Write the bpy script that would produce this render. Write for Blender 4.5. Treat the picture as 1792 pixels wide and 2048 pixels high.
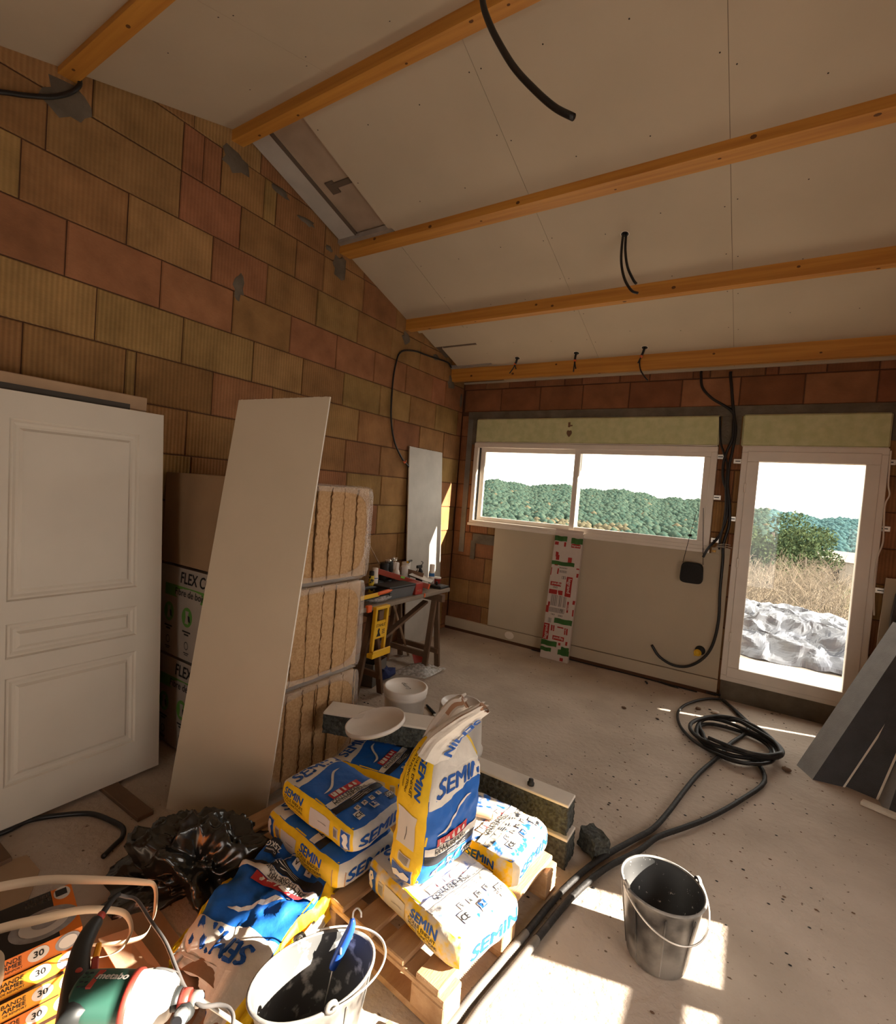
import bpy, math, random
from math import sin, cos, pi, radians, sqrt
from mathutils import Vector, Matrix, Euler, noise
random.seed(7)
SC = bpy.context.scene
COL = SC.collection
for o in list(bpy.data.objects):
    bpy.data.objects.remove(o, do_unlink=True)

# ------------------------------------------------------------------ camera
cam = bpy.data.cameras.new('camera')
camo = bpy.data.objects.new('camera', cam)
COL.objects.link(camo)
SC.camera = camo
FPX, CX, CY = 993.93, 871.31, 1013.86
yaw, pitch, roll = radians(-32.85), radians(-2.00), radians(4.38)
_f = Vector((sin(yaw) * cos(pitch), cos(yaw) * cos(pitch), sin(pitch)))
_r0 = Vector((cos(yaw), -sin(yaw), 0))
_u0 = _r0.cross(_f)
_r = cos(roll) * _r0 + sin(roll) * _u0
_u = -sin(roll) * _r0 + cos(roll) * _u0
mat = Matrix((_r, _u, -_f)).transposed().to_4x4()
mat.translation = Vector((3.243, -5.485, 1.76))
camo.matrix_world = mat
cam.sensor_fit = 'HORIZONTAL'
cam.sensor_width = 36
cam.lens = FPX * 36 / 1792
cam.shift_x = (896 - CX) / 1792
cam.shift_y = (CY - 1024) / 1792
cam.clip_start = 0.05
cam.clip_end = 3000

# ------------------------------------------------------------------ light
SKY = 4.2
W = bpy.data.worlds.new('sky')
SC.world = W
W.use_nodes = True
nt = W.node_tree
nt.nodes['Background'].inputs[0].default_value = (1.0, 0.93, 0.84, 1)
nt.nodes['Background'].inputs[1].default_value = SKY
sl = bpy.data.lights.new('sun', 'SUN')
sl.energy = 34
sl.angle = radians(0.6)
sl.color = (1.0, 0.90, 0.76)
so = bpy.data.objects.new('sun', sl)
COL.objects.link(so)
SUN = Vector((1.0, 0.31, 0.465)).normalized()
so.rotation_euler = SUN.to_track_quat('Z', 'Y').to_euler()
so.location = (20, 6, 10)
SC.view_settings.view_transform = 'Standard'
SC.view_settings.look = 'None'
SC.view_settings.gamma = 1
SC.view_settings.exposure = 0.22
SC.cycles.use_denoising = True
SC.cycles.max_bounces = 10
SC.cycles.diffuse_bounces = 7
SC.cycles.transparent_max_bounces = 12
SC.cycles.sample_clamp_indirect = 6.0

# ------------------------------------------------------------------ helpers
def lin(c):
    return tuple((v / 255 / 12.92 if v / 255 <= 0.04045 else ((v / 255 + 0.055) / 1.055) ** 2.4) for v in c)

def mk(name, col, rough=0.75, var=0.0, scale=8.0, bump=0.0, bscale=60.0, col2=None, metal=0.0,
       spec=0.3, stretch=(1, 1, 1), alpha=None, trans=0.0, detail=4.0, thr=(0.35, 0.65)):
    m = bpy.data.materials.new(name)
    m.use_nodes = True
    n = m.node_tree.nodes
    l = m.node_tree.links
    b = n['Principled BSDF']
    b.inputs['Base Color'].default_value = (*col, 1)
    b.inputs['Roughness'].default_value = rough
    b.inputs['Metallic'].default_value = metal
    b.inputs['Specular IOR Level'].default_value = spec
    if trans:
        b.inputs['Transmission Weight'].default_value = trans
    if alpha is not None:
        b.inputs['Alpha'].default_value = alpha
    tc = n.new('ShaderNodeTexCoord')
    mp = n.new('ShaderNodeMapping')
    mp.inputs['Scale'].default_value = stretch
    l.new(tc.outputs['Object'], mp.inputs[0])
    if var or col2:
        t = n.new('ShaderNodeTexNoise')
        t.inputs['Scale'].default_value = scale
        t.inputs['Detail'].default_value = detail
        l.new(mp.outputs[0], t.inputs['Vector'])
        r = n.new('ShaderNodeMapRange')
        r.inputs['From Min'].default_value = thr[0]
        r.inputs['From Max'].default_value = thr[1]
        l.new(t.outputs['Fac'], r.inputs['Value'])
        mx = n.new('ShaderNodeMix')
        mx.data_type = 'RGBA'
        c2 = col2 if col2 else tuple(max(0, v * (1 - var)) for v in col)
        mx.inputs['A'].default_value = (*col, 1)
        mx.inputs['B'].default_value = (*c2, 1)
        l.new(r.outputs[0], mx.inputs['Factor'])
        l.new(mx.outputs['Result'], b.inputs['Base Color'])
    if bump:
        t2 = n.new('ShaderNodeTexNoise')
        t2.inputs['Scale'].default_value = bscale
        t2.inputs['Detail'].default_value = 5
        l.new(mp.outputs[0], t2.inputs['Vector'])
        bp = n.new('ShaderNodeBump')
        bp.inputs['Strength'].default_value = bump
        bp.inputs['Distance'].default_value = 0.01
        l.new(t2.outputs['Fac'], bp.inputs['Height'])
        l.new(bp.outputs[0], b.inputs['Normal'])
    return m

def tag(o, label=None, cat=None, group=None, kind=None):
    if label: o['label'] = label
    if cat: o['category'] = cat
    if group: o['group'] = group
    if kind: o['kind'] = kind
    return o

def thing(name, label, cat, loc=(0, 0, 0), rz=0.0, group=None, rot=None):
    o = bpy.data.objects.new(name, None)
    o.empty_display_size = 0.1
    COL.objects.link(o)
    o.location = loc
    o.rotation_euler = rot if rot else (0, 0, rz)
    return tag(o, label, cat, group)

def wm(o):
    m = Matrix.LocRotScale(o.location, o.rotation_euler, o.scale)
    return wm(o.parent) @ m if o.parent else m

class MB:
    """collects polygons with material slots"""
    def __init__(s):
        s.v = []; s.f = []; s.m = []; s.sm = []; s.mats = []
    def slot(s, m):
        if m not in s.mats: s.mats.append(m)
        return s.mats.index(m)
    def add(s, vs, fs, m, smooth=False):
        k = len(s.v); i = s.slot(m)
        s.v += [Vector(p) for p in vs]
        for f in fs:
            s.f.append([a + k for a in f]); s.m.append(i); s.sm.append(smooth)
        return s
    def box(s, lo, hi, m, M=None):
        x0, y0, z0 = lo; x1, y1, z1 = hi
        vs = [(x0, y0, z0), (x1, y0, z0), (x1, y1, z0), (x0, y1, z0), (x0, y0, z1), (x1, y0, z1), (x1, y1, z1), (x0, y1, z1)]
        if M: vs = [M @ Vector(p) for p in vs]
        return s.add(vs, [(0, 3, 2, 1), (4, 5, 6, 7), (0, 1, 5, 4), (1, 2, 6, 5), (2, 3, 7, 6), (3, 0, 4, 7)], m)
    def bbox(s, lo, hi, m, b=0.004, M=None):
        """box with bevelled edges"""
        c = [(lo[i] + hi[i]) / 2 for i in range(3)]; h = [(hi[i] - lo[i]) / 2 for i in range(3)]
        b = min(b, min(h) * 0.9)
        vs = []; idx = {}
        for sx in (-1, 1):
            for sy in (-1, 1):
                for sz in (-1, 1):
                    sg = (sx, sy, sz)
                    for a in range(3):
                        p = [c[i] + sg[i] * (h[i] - (0 if i == a else b)) for i in range(3)]
                        idx[(sg, a)] = len(vs); vs.append(Vector(p))
        fs = []
        def q(a, sg):
            o = [i for i in range(3) if i != a]
            r = []
            for u, w in ((-1, -1), (1, -1), (1, 1), (-1, 1)):
                t = [0, 0, 0]; t[a] = sg; t[o[0]] = u; t[o[1]] = w
                r.append(idx[(tuple(t), a)])
            return r
        for a in range(3):
            for sg in (-1, 1): fs.append(q(a, sg))
        for a in range(3):
            o = [i for i in range(3) if i != a]
            for u in (-1, 1):
                for w in (-1, 1):
                    t0 = [0, 0, 0]; t1 = [0, 0, 0]
                    t0[a] = -1; t1[a] = 1; t0[o[0]] = t1[o[0]] = u; t0[o[1]] = t1[o[1]] = w
                    fs.append([idx[(tuple(t0), o[0])], idx[(tuple(t1), o[0])], idx[(tuple(t1), o[1])], idx[(tuple(t0), o[1])]])
        for sx in (-1, 1):
            for sy in (-1, 1):
                for sz in (-1, 1):
                    fs.append([idx[((sx, sy, sz), a)] for a in range(3)])
        if M: vs = [M @ p for p in vs]
        # fix winding outward
        cc = sum(vs, Vector()) / len(vs)
        out = []
        for f in fs:
            n = (vs[f[1]] - vs[f[0]]).cross(vs[f[2]] - vs[f[0]])
            fc = sum((vs[i] for i in f), Vector()) / len(f)
            out.append(f if n.dot(fc - cc) > 0 else f[::-1])
        return s.add(vs, out, m)
    def beam(s, a, b, w, h, m, up=(0, 0, 1), bev=0.003):
        a = Vector(a); b = Vector(b); d = (b - a); L = d.length; d.normalize()
        up = Vector(up)
        if abs(up.dot(d)) > 0.98: up = Vector((1, 0, 0))
        x = d; y = up.cross(x).normalized(); z = x.cross(y)
        M = Matrix((x, y, z)).transposed().to_4x4(); M.translation = a
        return s.bbox((0, -w / 2, -h / 2), (L, w / 2, h / 2), m, bev, M)
    def hexa(s, p, m):
        """8 arbitrary corners: bottom 4 ccw, top 4 ccw"""
        return s.add(p, [(0, 3, 2, 1), (4, 5, 6, 7), (0, 1, 5, 4), (1, 2, 6, 5), (2, 3, 7, 6), (3, 0, 4, 7)], m)
    def tube(s, pts, r, m, n=10, sm=6, cap=True, rib=0.0):
        pts = [Vector(p) for p in pts]
        if sm > 1 and len(pts) > 2: pts = crom(pts, sm)
        rr = r if callable(r) else (lambda t: r)
        T = [(pts[min(i + 1, len(pts) - 1)] - pts[max(i - 1, 0)]).normalized() for i in range(len(pts))]
        N = Vector((0, 0, 1)) if abs(T[0].z) < 0.9 else Vector((1, 0, 0))
        vs = []
        for i, p in enumerate(pts):
            N = (N - T[i] * N.dot(T[i])).normalized(); B = T[i].cross(N)
            R = rr(i / (len(pts) - 1)) * (1 + (rib if i % 2 else -rib))
            for k in range(n):
                a = 2 * pi * k / n
                vs.append(p + (N * cos(a) + B * sin(a)) * R)
        fs = []
        for i in range(len(pts) - 1):
            for k in range(n):
                a = i * n + k; b = i * n + (k + 1) % n
                fs.append((a, b, b + n, a + n))
        if cap:
            fs.append(tuple(range(n))[::-1]); fs.append(tuple((len(pts) - 1) * n + k for k in range(n)))
        return s.add(vs, fs, m, True)
    def lathe(s, prof, m, n=32, M=None, a0=0, a1=2 * pi, smooth=True):
        vs = []; fs = []
        full = abs(a1 - a0 - 2 * pi) < 1e-6
        cn = n if full else n + 1
        for (r, z) in prof:
            for k in range(cn):
                a = a0 + (a1 - a0) * k / n
                vs.append(Vector((r * cos(a), r * sin(a), z)))
        for i in range(len(prof) - 1):
            for k in range(n):
                a = i * cn + k; b = i * cn + (k + 1) % cn
                fs.append((a, b, b + cn, a + cn))
        if M: vs = [M @ p for p in vs]
        return s.add(vs, fs, m, smooth)
    def grid(s, F, nu, nv, m, smooth=True, u0=0, u1=1, v0=0, v1=1):
        vs = [F(u0 + (u1 - u0) * i / nu, v0 + (v1 - v0) * j / nv) for i in range(nu + 1) for j in range(nv + 1)]
        w = nv + 1
        fs = [(i * w + j, (i + 1) * w + j, (i + 1) * w + j + 1, i * w + j + 1) for i in range(nu) for j in range(nv)]
        return s.add(vs, fs, m, smooth)
    def prism(s, pts, m, ext, smooth=False):
        """planar polygon (3D points) extruded by vector ext"""
        n = len(pts); e = Vector(ext)
        vs = [Vector(p) for p in pts] + [Vector(p) + e for p in pts]
        fs = [tuple(range(n))[::-1], tuple(range(n, 2 * n))] + [(i, (i + 1) % n, n + (i + 1) % n, n + i) for i in range(n)]
        return s.add(vs, fs, m, smooth)
    def build(s, name, parent=None, world=False, recenter=True):
        me = bpy.data.meshes.new(name)
        vs = s.v
        if parent and world:
            Mi = wm(parent).inverted(); vs = [Mi @ p for p in vs]
        off = Vector()
        if not parent and recenter:
            xs = [p.x for p in vs]; ys = [p.y for p in vs]; zs = [p.z for p in vs]
            off = Vector(((min(xs) + max(xs)) / 2, (min(ys) + max(ys)) / 2, min(zs)))
            vs = [p - off for p in vs]
        me.from_pydata([tuple(p) for p in vs], [], s.f)
        for m in s.mats: me.materials.append(m)
        me.polygons.foreach_set('material_index', s.m)
        me.polygons.foreach_set('use_smooth', s.sm)
        me.update()
        o = bpy.data.objects.new(name, me)
        COL.objects.link(o)
        o.location = off
        if parent: o.parent = parent
        return o

def crom(p, k):
    out = []
    P = [p[0] * 2 - p[1]] + list(p) + [p[-1] * 2 - p[-2]]
    for i in range(1, len(P) - 2):
        a, b, c, d = P[i - 1], P[i], P[i + 1], P[i + 2]
        for j in range(k):
            t = j / k
            out.append(0.5 * ((2 * b) + (c - a) * t + (2 * a - 5 * b + 4 * c - d) * t * t + (3 * b - a - 3 * c + d) * t ** 3))
    out.append(p[-1])
    return out

def structure(mb, name, **k):
    o = mb.build(name, recenter=False, **k)
    o['kind'] = 'structure'
    return o

def copy_tree(o, parent=None):
    c = o.copy(); COL.objects.link(c); c.parent = parent
    for ch in [x for x in COL.objects if x.parent == o]: copy_tree(ch, c)
    return c

_tc = {}
def text_mesh(txt, size=1.0, bold=0.0, shear=0.0):
    """vertices (2D) and faces of a line of lettering, centred"""
    key = (txt, bold, shear)
    if key not in _tc:
        cu = bpy.data.curves.new('t', 'FONT'); cu.body = txt; cu.size = 1.0
        cu.shear = shear; cu.align_x = 'CENTER'; cu.align_y = 'CENTER'; cu.resolution_u = 3
        ob = bpy.data.objects.new('t', cu); COL.objects.link(ob)
        bpy.context.view_layer.update()
        dg = bpy.context.evaluated_depsgraph_get()
        me = bpy.data.meshes.new_from_object(ob.evaluated_get(dg))
        v0 = [(v.co.x, v.co.y) for v in me.vertices]; f0 = [tuple(p.vertices) for p in me.polygons]
        vv, ff = [], []
        for dx, dy in (((-1, 0), (1, 0), (0, .6), (0, -.6)) if bold > 0 else ((0, 0),)):
            k = len(vv); vv += [(x + dx * bold * 1.3, y + dy * bold * 1.3) for x, y in v0]; ff += [tuple(i + k for i in f) for f in f0]
        _tc[key] = (vv, ff)
        bpy.data.objects.remove(ob, do_unlink=True); bpy.data.curves.remove(cu); bpy.data.meshes.remove(me)
    vs, fs = _tc[key]
    return [(x * size, y * size) for x, y in vs], fs

def put_text(mb, txt, F, cu, cv, size, m, rot=0.0, bold=0.012, shear=0.0, wide=1.0):
    """F maps (u,v) in metres on a face to a 3D point just above it"""
    vs, fs = text_mesh(txt, size, bold, shear)
    c, s_ = cos(rot), sin(rot)
    mb.add([F(cu + (x * wide) * c - y * s_, cv + (x * wide) * s_ + y * c) for x, y in vs], fs, m)

def put_poly(mb, pts, F, m):
    mb.add([F(u, v) for u, v in pts], [tuple(range(len(pts)))], m)

def put_rect(mb, u0, v0, u1, v1, F, m, nu=1, nv=1):
    mb.grid(lambda a, b: F(u0 + (u1 - u0) * a, v0 + (v1 - v0) * b), nu, nv, m, smooth=True)

# ------------------------------------------------------------------ materials
def plaster_mat(name, c, var=0.12, sc=3.0, bump=0.05):
    return mk(name, c, 0.9, var, sc, bump, 220, spec=0.1)
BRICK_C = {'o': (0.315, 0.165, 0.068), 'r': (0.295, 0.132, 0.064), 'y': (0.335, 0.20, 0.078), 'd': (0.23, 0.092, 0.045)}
def brick_mat():
    m = bpy.data.materials.new('terracotta_block'); m.use_nodes = True
    n = m.node_tree.nodes; l = m.node_tree.links; b = n['Principled BSDF']
    b.inputs['Roughness'].default_value = 0.92; b.inputs['Specular IOR Level'].default_value = 0.1
    at = n.new('ShaderNodeAttribute'); at.attribute_name = 'tint'
    ar = n.new('ShaderNodeAttribute'); ar.attribute_name = 'rib'
    tc = n.new('ShaderNodeTexCoord')
    no = n.new('ShaderNodeTexNoise'); no.inputs['Scale'].default_value = 5; no.inputs['Detail'].default_value = 6
    l.new(tc.outputs['Object'], no.inputs['Vector'])
    mp = n.new('ShaderNodeMapping'); mp.inputs['Scale'].default_value = (30, 30, 220)
    l.new(tc.outputs['Object'], mp.inputs[0])
    fine = n.new('ShaderNodeTexNoise'); fine.inputs['Scale'].default_value = 1.0; fine.inputs['Detail'].default_value = 3
    l.new(mp.outputs[0], fine.inputs['Vector'])
    wv = n.new('ShaderNodeTexWave'); wv.wave_type = 'BANDS'; wv.bands_direction = 'DIAGONAL'
    mp2 = n.new('ShaderNodeMapping'); mp2.inputs['Scale'].default_value = (1, 1, 0)
    l.new(tc.outputs['Object'], mp2.inputs[0]); l.new(mp2.outputs[0], wv.inputs['Vector'])
    wv.inputs['Scale'].default_value = 26; wv.inputs['Distortion'].default_value = 0.15
    # base * noise range
    r1 = n.new('ShaderNodeMapRange'); r1.inputs['To Min'].default_value = 0.78; r1.inputs['To Max'].default_value = 1.16
    r1.inputs['From Min'].default_value = 0.3; r1.inputs['From Max'].default_value = 0.7
    l.new(no.outputs['Fac'], r1.inputs['Value'])
    r2 = n.new('ShaderNodeMapRange'); r2.inputs['To Min'].default_value = 0.86; r2.inputs['To Max'].default_value = 1.12
    l.new(fine.outputs['Fac'], r2.inputs['Value'])
    mu = n.new('ShaderNodeMath'); mu.operation = 'MULTIPLY'
    l.new(r1.outputs[0], mu.inputs[0]); l.new(r2.outputs[0], mu.inputs[1])
    # ribs darken slightly
    rm = n.new('ShaderNodeMath'); rm.operation = 'MULTIPLY'
    l.new(wv.outputs['Fac'], rm.inputs[0]); l.new(ar.outputs['Fac'], rm.inputs[1])
    rs = n.new('ShaderNodeMapRange'); rs.inputs['To Min'].default_value = 1.0; rs.inputs['To Max'].default_value = 0.80
    l.new(rm.outputs[0], rs.inputs['Value'])
    m2 = n.new('ShaderNodeMath'); m2.operation = 'MULTIPLY'
    l.new(mu.outputs[0], m2.inputs[0]); l.new(rs.outputs[0], m2.inputs[1])
    vm = n.new('ShaderNodeVectorMath'); vm.operation = 'SCALE'
    l.new(at.outputs['Color'], vm.inputs[0]); l.new(m2.outputs[0], vm.inputs['Scale'])
    l.new(vm.outputs[0], b.inputs['Base Color'])
    vo = n.new('ShaderNodeTexVoronoi'); vo.inputs['Scale'].default_value = 55
    l.new(tc.outputs['Object'], vo.inputs['Vector'])
    ad = n.new('ShaderNodeMath'); ad.operation = 'MULTIPLY_ADD'
    l.new(vo.outputs['Distance'], ad.inputs[0]); ad.inputs[1].default_value = 0.35; l.new(rm.outputs[0], ad.inputs[2])
    bp = n.new('ShaderNodeBump'); bp.inputs['Strength'].default_value = 0.55; bp.inputs['Distance'].default_value = 0.004
    bp.invert = True
    l.new(ad.outputs[0], bp.inputs['Height']); l.new(bp.outputs[0], b.inputs['Normal'])
    return m
MT = {}
MT['brick'] = brick_mat()
MT['joint'] = mk('dark_joint', (0.10, 0.05, 0.03), 0.95, spec=0.05)
MT['concrete'] = mk('grey_concrete', (0.165, 0.135, 0.10), 0.95, 0.35, 6, 0.6, 40, spec=0.1)
MT['board'] = plaster_mat('plasterboard_paper', (0.505, 0.418, 0.305), 0.07, 2.0)
MT['screw'] = mk('screw_dark', (0.03, 0.02, 0.015), 0.6)
MT['seam'] = mk('seam_shadow', (0.12, 0.085, 0.06), 0.95)
MT['beamwood'] = mk('stained_pine_beam', (0.56, 0.255, 0.045), 0.55, 0.0, 3.0, 0.1, 30, col2=(0.43, 0.175, 0.03), stretch=(0.35, 9, 9), spec=0.35)
MT['knot'] = mk('knot', (0.12, 0.045, 0.012), 0.6)
MT['galva'] = mk('galvanised_steel', (0.55, 0.52, 0.47), 0.45, 0.2, 10, metal=0.6)
MT['bluefoam'] = mk('roller_box_foam', (0.60, 0.575, 0.33), 0.85, 0.10, 14, 0.15, 150, col2=(0.50, 0.50, 0.26), spec=0.15)
MT['pvc'] = mk('window_aluminium', (0.74, 0.66, 0.57), 0.35, 0.06, 6, spec=0.4)
MT['rubber'] = mk('glazing_gasket', (0.05, 0.045, 0.04), 0.6)
MT['steel_bracket'] = mk('bracket_steel', (0.75, 0.70, 0.62), 0.35, metal=0.7)
MT['blackplastic'] = mk('black_conduit', (0.012, 0.011, 0.011), 0.38, spec=0.4)
MT['orangeplastic'] = mk('orange_cable_sheath', (0.65, 0.12, 0.04), 0.5)
g = bpy.data.materials.new('window_glass'); g.use_nodes = True
n = g.node_tree.nodes; l = g.node_tree.links; n.remove(n['Principled BSDF'])
tr = n.new('ShaderNodeBsdfTransparent'); tr.inputs[0].default_value = (0.95, 0.96, 0.95, 1)
gl = n.new('ShaderNodeBsdfGlossy'); gl.inputs['Roughness'].default_value = 0.02
fr = n.new('ShaderNodeFresnel'); fr.inputs[0].default_value = 1.45
mx = n.new('ShaderNodeMixShader')
ge = n.new('ShaderNodeNewGeometry'); sb = n.new('ShaderNodeMath'); sb.operation = 'SUBTRACT'; sb.inputs[0].default_value = 1.0
l.new(ge.outputs['Backfacing'], sb.inputs[1]); mm_ = n.new('ShaderNodeMath'); mm_.operation = 'MULTIPLY'
l.new(fr.outputs[0], mm_.inputs[0]); l.new(sb.outputs[0], mm_.inputs[1])
l.new(mm_.outputs[0], mx.inputs[0]); l.new(tr.outputs[0], mx.inputs[1]); l.new(gl.outputs[0], mx.inputs[2])
l.new(mx.outputs[0], n['Material Output'].inputs[0])
MT['glass'] = g
def floor_mat():
    m = mk('raw_concrete_screed', (0.485, 0.405, 0.335), 0.88, 0.0, 2.2, 1.0, 26, col2=(0.395, 0.325, 0.265), detail=8, spec=0.25)
    n = m.node_tree.nodes; l = m.node_tree.links; b = n['Principled BSDF']
    src = b.inputs['Base Color'].links[0].from_socket
    tc = n.new('ShaderNodeTexCoord')
    vo = n.new('ShaderNodeTexNoise'); vo.inputs['Scale'].default_value = 38; vo.inputs['Detail'].default_value = 2
    l.new(tc.outputs['Object'], vo.inputs['Vector'])
    r = n.new('ShaderNodeMapRange'); r.inputs['From Min'].default_value = 0.70; r.inputs['From Max'].default_value = 0.74
    l.new(vo.outputs['Fac'], r.inputs['Value'])
    mx = n.new('ShaderNodeMix'); mx.data_type = 'RGBA'
    l.new(r.outputs[0], mx.inputs['Factor']); l.new(src, mx.inputs['A']); mx.inputs['B'].default_value = (0.13, 0.09, 0.06, 1)
    l.new(mx.outputs['Result'], b.inputs['Base Color'])
    return m
MT['floor'] = floor_mat()
# ================================================================== the shell
CA, CS = 3.126, 0.298          # far ceiling slope:  z = CA - CS*y
NA, NS = 5.204, 0.3168         # near ceiling slope: z = NA + NS*y
RIDGE = (CA - NA) / (CS + NS)
def cz(y): return CA - CS * y if y > RIDGE else NA + NS * y
XW = 4.5                        # right wall
YB = -8.6                       # rear wall

mb = MB(); mb.box((-0.3, YB - 0.3, -0.25), (XW + 0.3, 0.3, 0.0), MT['floor'])
structure(mb, 'floor')

# ---- block walls: every block a bevelled box in a dark joint bed, tinted one by one
def block_wall(name, rows, to3, depth_dir, back, seed, holes=(), extra=None):
    """rows: (z0,z1,[joint positions],[tint keys],rib). to3(s,d,z)->point; d>0 goes into the wall"""
    rnd = random.Random(seed)
    mb = MB(); tint = []; rib = []
    def blk(s0, s1, z0, z1, key, rb):
        d = rnd.uniform(0, 0.004); g_ = 0.0035; b = 0.006
        n0 = len(mb.f)
        a = [(s0 + g_, z0 + g_), (s1 - g_, z0 + g_), (s1 - g_, z1 - g_), (s0 + g_, z1 - g_)]
        c = [(s0 + g_ + b, z0 + g_ + b), (s1 - g_ - b, z0 + g_ + b), (s1 - g_ - b, z1 - g_ - b), (s0 + g_ + b, z1 - g_ - b)]
        vs = [to3(s, d + b, z) for s, z in a] + [to3(s, d, z) for s, z in c] + [to3(s, 0.05, z) for s, z in a]
        fs = [(4, 5, 6, 7)] + [(i, (i + 1) % 4, 4 + (i + 1) % 4, 4 + i) for i in range(4)] + [(8 + i, 8 + (i + 1) % 4, (i + 1) % 4, i) for i in range(4)]
        mb.add(vs, fs, MT['brick'])
        k = BRICK_C[key]; q = rnd.uniform(0.86, 1.12); w = rnd.uniform(0.95, 1.06)
        for _ in range(len(mb.f) - n0): tint.append((k[0] * q, k[1] * q * w, k[2] * q)); rib.append(rb)
    for (z0, z1, js, keys, rb) in rows:
        for i in range(len(js) - 1):
            s0, s1 = js[i], js[i + 1]
            segs = [(s0, s1, z0, z1)]
            for (hs0, hs1, hz0, hz1) in holes:
                out = []
                for (a0, a1, b0, b1) in segs:
                    if a1 <= hs0 or a0 >= hs1 or b1 <= hz0 or b0 >= hz1: out.append((a0, a1, b0, b1)); continue
                    if a0 < hs0: out.append((a0, hs0, b0, b1))
                    if a1 > hs1: out.append((hs1, a1, b0, b1))
                    m0, m1 = max(a0, hs0), min(a1, hs1)
                    if b0 < hz0: out.append((m0, m1, b0, hz0))
                    if b1 > hz1: out.append((m0, m1, hz1, b1))
                segs = out
            key = keys[i % len(keys)] if len(keys) else rnd.choice('oory')
            if key == '*': key = rnd.choice('oory')
            r_ = rb if rb >= 0 else rnd.choice((0.0, 0.5, 1.0))
            for (a0, a1, b0, b1) in segs:
                if a1 - a0 > 0.015 and b1 - b0 > 0.015: blk(a0, a1, b0, b1, key, r_)
    for bx in back:
        n0 = len(mb.f); mb.box(bx[0], bx[1], bx[2] if len(bx) > 2 else MT['joint'])
        for _ in range(len(mb.f) - n0): tint.append((0.1, 0.05, 0.03)); rib.append(0)
    if extra:
        n0 = len(mb.f); extra(mb)
        for _ in range(len(mb.f) - n0): tint.append((0.2, 0.18, 0.15)); rib.append(0)
    o = structure(mb, name)
    me = o.data
    ca = me.color_attributes.new('tint', 'FLOAT_COLOR', 'CORNER')
    ra = me.attributes.new('rib', 'FLOAT', 'FACE')
    data = []
    for p, t in zip(me.polygons, tint):
        data += [t[0], t[1], t[2], 1.0] * p.loop_total
    ca.data.foreach_set('color', data)
    ra.data.foreach_set('value', rib)
    return o

def fill(js, lo, hi, step=0.51, off=0.0):
    js = sorted(js)
    while js[0] > lo + 0.02: js.insert(0, max(lo, js[0] - step))
    while js[-1] < hi - 0.02: js.append(min(hi, js[-1] + step))
    return js
RZ = [0.05 + 0.3012 * k for k in range(16)]
known = {12: ([-4.24, -3.73, -3.59, -3.46, -3.11, -3.0], 'oyrroyo', 0.8),
         11: ([-4.44, -3.73, -3.29, -2.78, -2.48], 'oyrooor', 0.6),
         10: ([-4.54, -4.03, -3.49, -3.04, -2.53, -2.02, -1.51, -1.0, -0.5], 'yoyroyoyo', 0.6),
         9: ([-4.33, -3.82, -3.31, -2.79, -2.27, -1.75, -1.23, -0.72, -0.43], 'rrrorrrrrr', 0.0),
         8: ([-4.17, -3.66, -3.12, -2.64, -2.15, -1.63, -1.12, -0.61], 'yyyyoyyoy', 1.0),
         7: ([-4.5, -4.0, -3.94, -3.43, -2.92, -2.43, -1.92, -1.38, -0.9, -0.39], 'ooyoroyorooo', 1.0)}
rows = []
rnd = random.Random(3)
for k in range(-1, 15):
    z0 = RZ[0] + 0.3012 * k if k < 0 else RZ[k]
    z1 = RZ[k + 1] if k >= 0 else RZ[0]
    if k < 0: z0 = 0.0
    if k in known: js, key, rb = known[k]; js = fill(list(js), YB, 0.0)
    else: js = fill([-0.51 * rnd.random()], YB, 0.0); key = ''.join(rnd.choice('orory') for _ in range(20)); rb = 1.0
    # align tint keys so that the first key is the block left of the first known joint
    rows.append((z0, z1, js, key, rb))
def pad(rows):
    out = []
    for (z0, z1, js, key, rb), k in zip(rows, range(-1, 15)):
        if k in known:
            n0 = js.index(known[k][0][0])
            keys = ['*'] * max(0, n0 - 1) + list(key)
            keys += ['*'] * (len(js) - len(keys))
        else: keys = list(key)
        out.append((z0, z1, js, keys, rb))
    return out
def gable_patches(mb):
    # grey mortar packed round each purlin end and smeared on the blocks
    rr = random.Random(5)
    for (y, z, w, h) in ((-4.36, 3.66, 0.26, 0.2), (-3.36, 3.93, 0.24, 0.2), (-2.3, 3.64, 0.2, 0.2), (-1.28, 3.33, 0.17, 0.16),
                         (-0.33, 3.06, 0.17, 0.2), (-3.28, 3.1, 0.10, 0.20), (-2.98, 3.93, 0.2, 0.07), (-2.7, 3.84, 0.22, 0.06), (-2.45, 3.74, 0.1, 0.05), (-0.7, 3.28, 0.16, 0.07), (-0.06, 2.9, 0.06, 0.2)):
        pts = []
        for i in range(14):
            a = 2 * pi * i / 14; q = rr.uniform(0.6, 1.1)
            pts.append((0.0, y + cos(a) * w / 2 * q, z + sin(a) * h / 2 * q))
        c = Vector((0.016, y, z))
        vs = [Vector(p) for p in pts] + [Vector(p) * 0.6 + Vector((0.024, y, z)) * 0.4 for p in pts] + [c]
        nn = 14
        fs = [(i, (i + 1) % nn, nn + (i + 1) % nn, nn + i) for i in range(nn)] + [(nn + i, nn + (i + 1) % nn, 2 * nn) for i in range(nn)]
        mb.add(vs, fs, MT['concrete'], True)
block_wall('wall_left', pad(rows), lambda s, d, z: Vector((-d, s, z)), 1,
           [((-0.3, YB, 0), (-0.012, 0.3, 4.6))], 11, extra=gable_patches)

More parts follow.
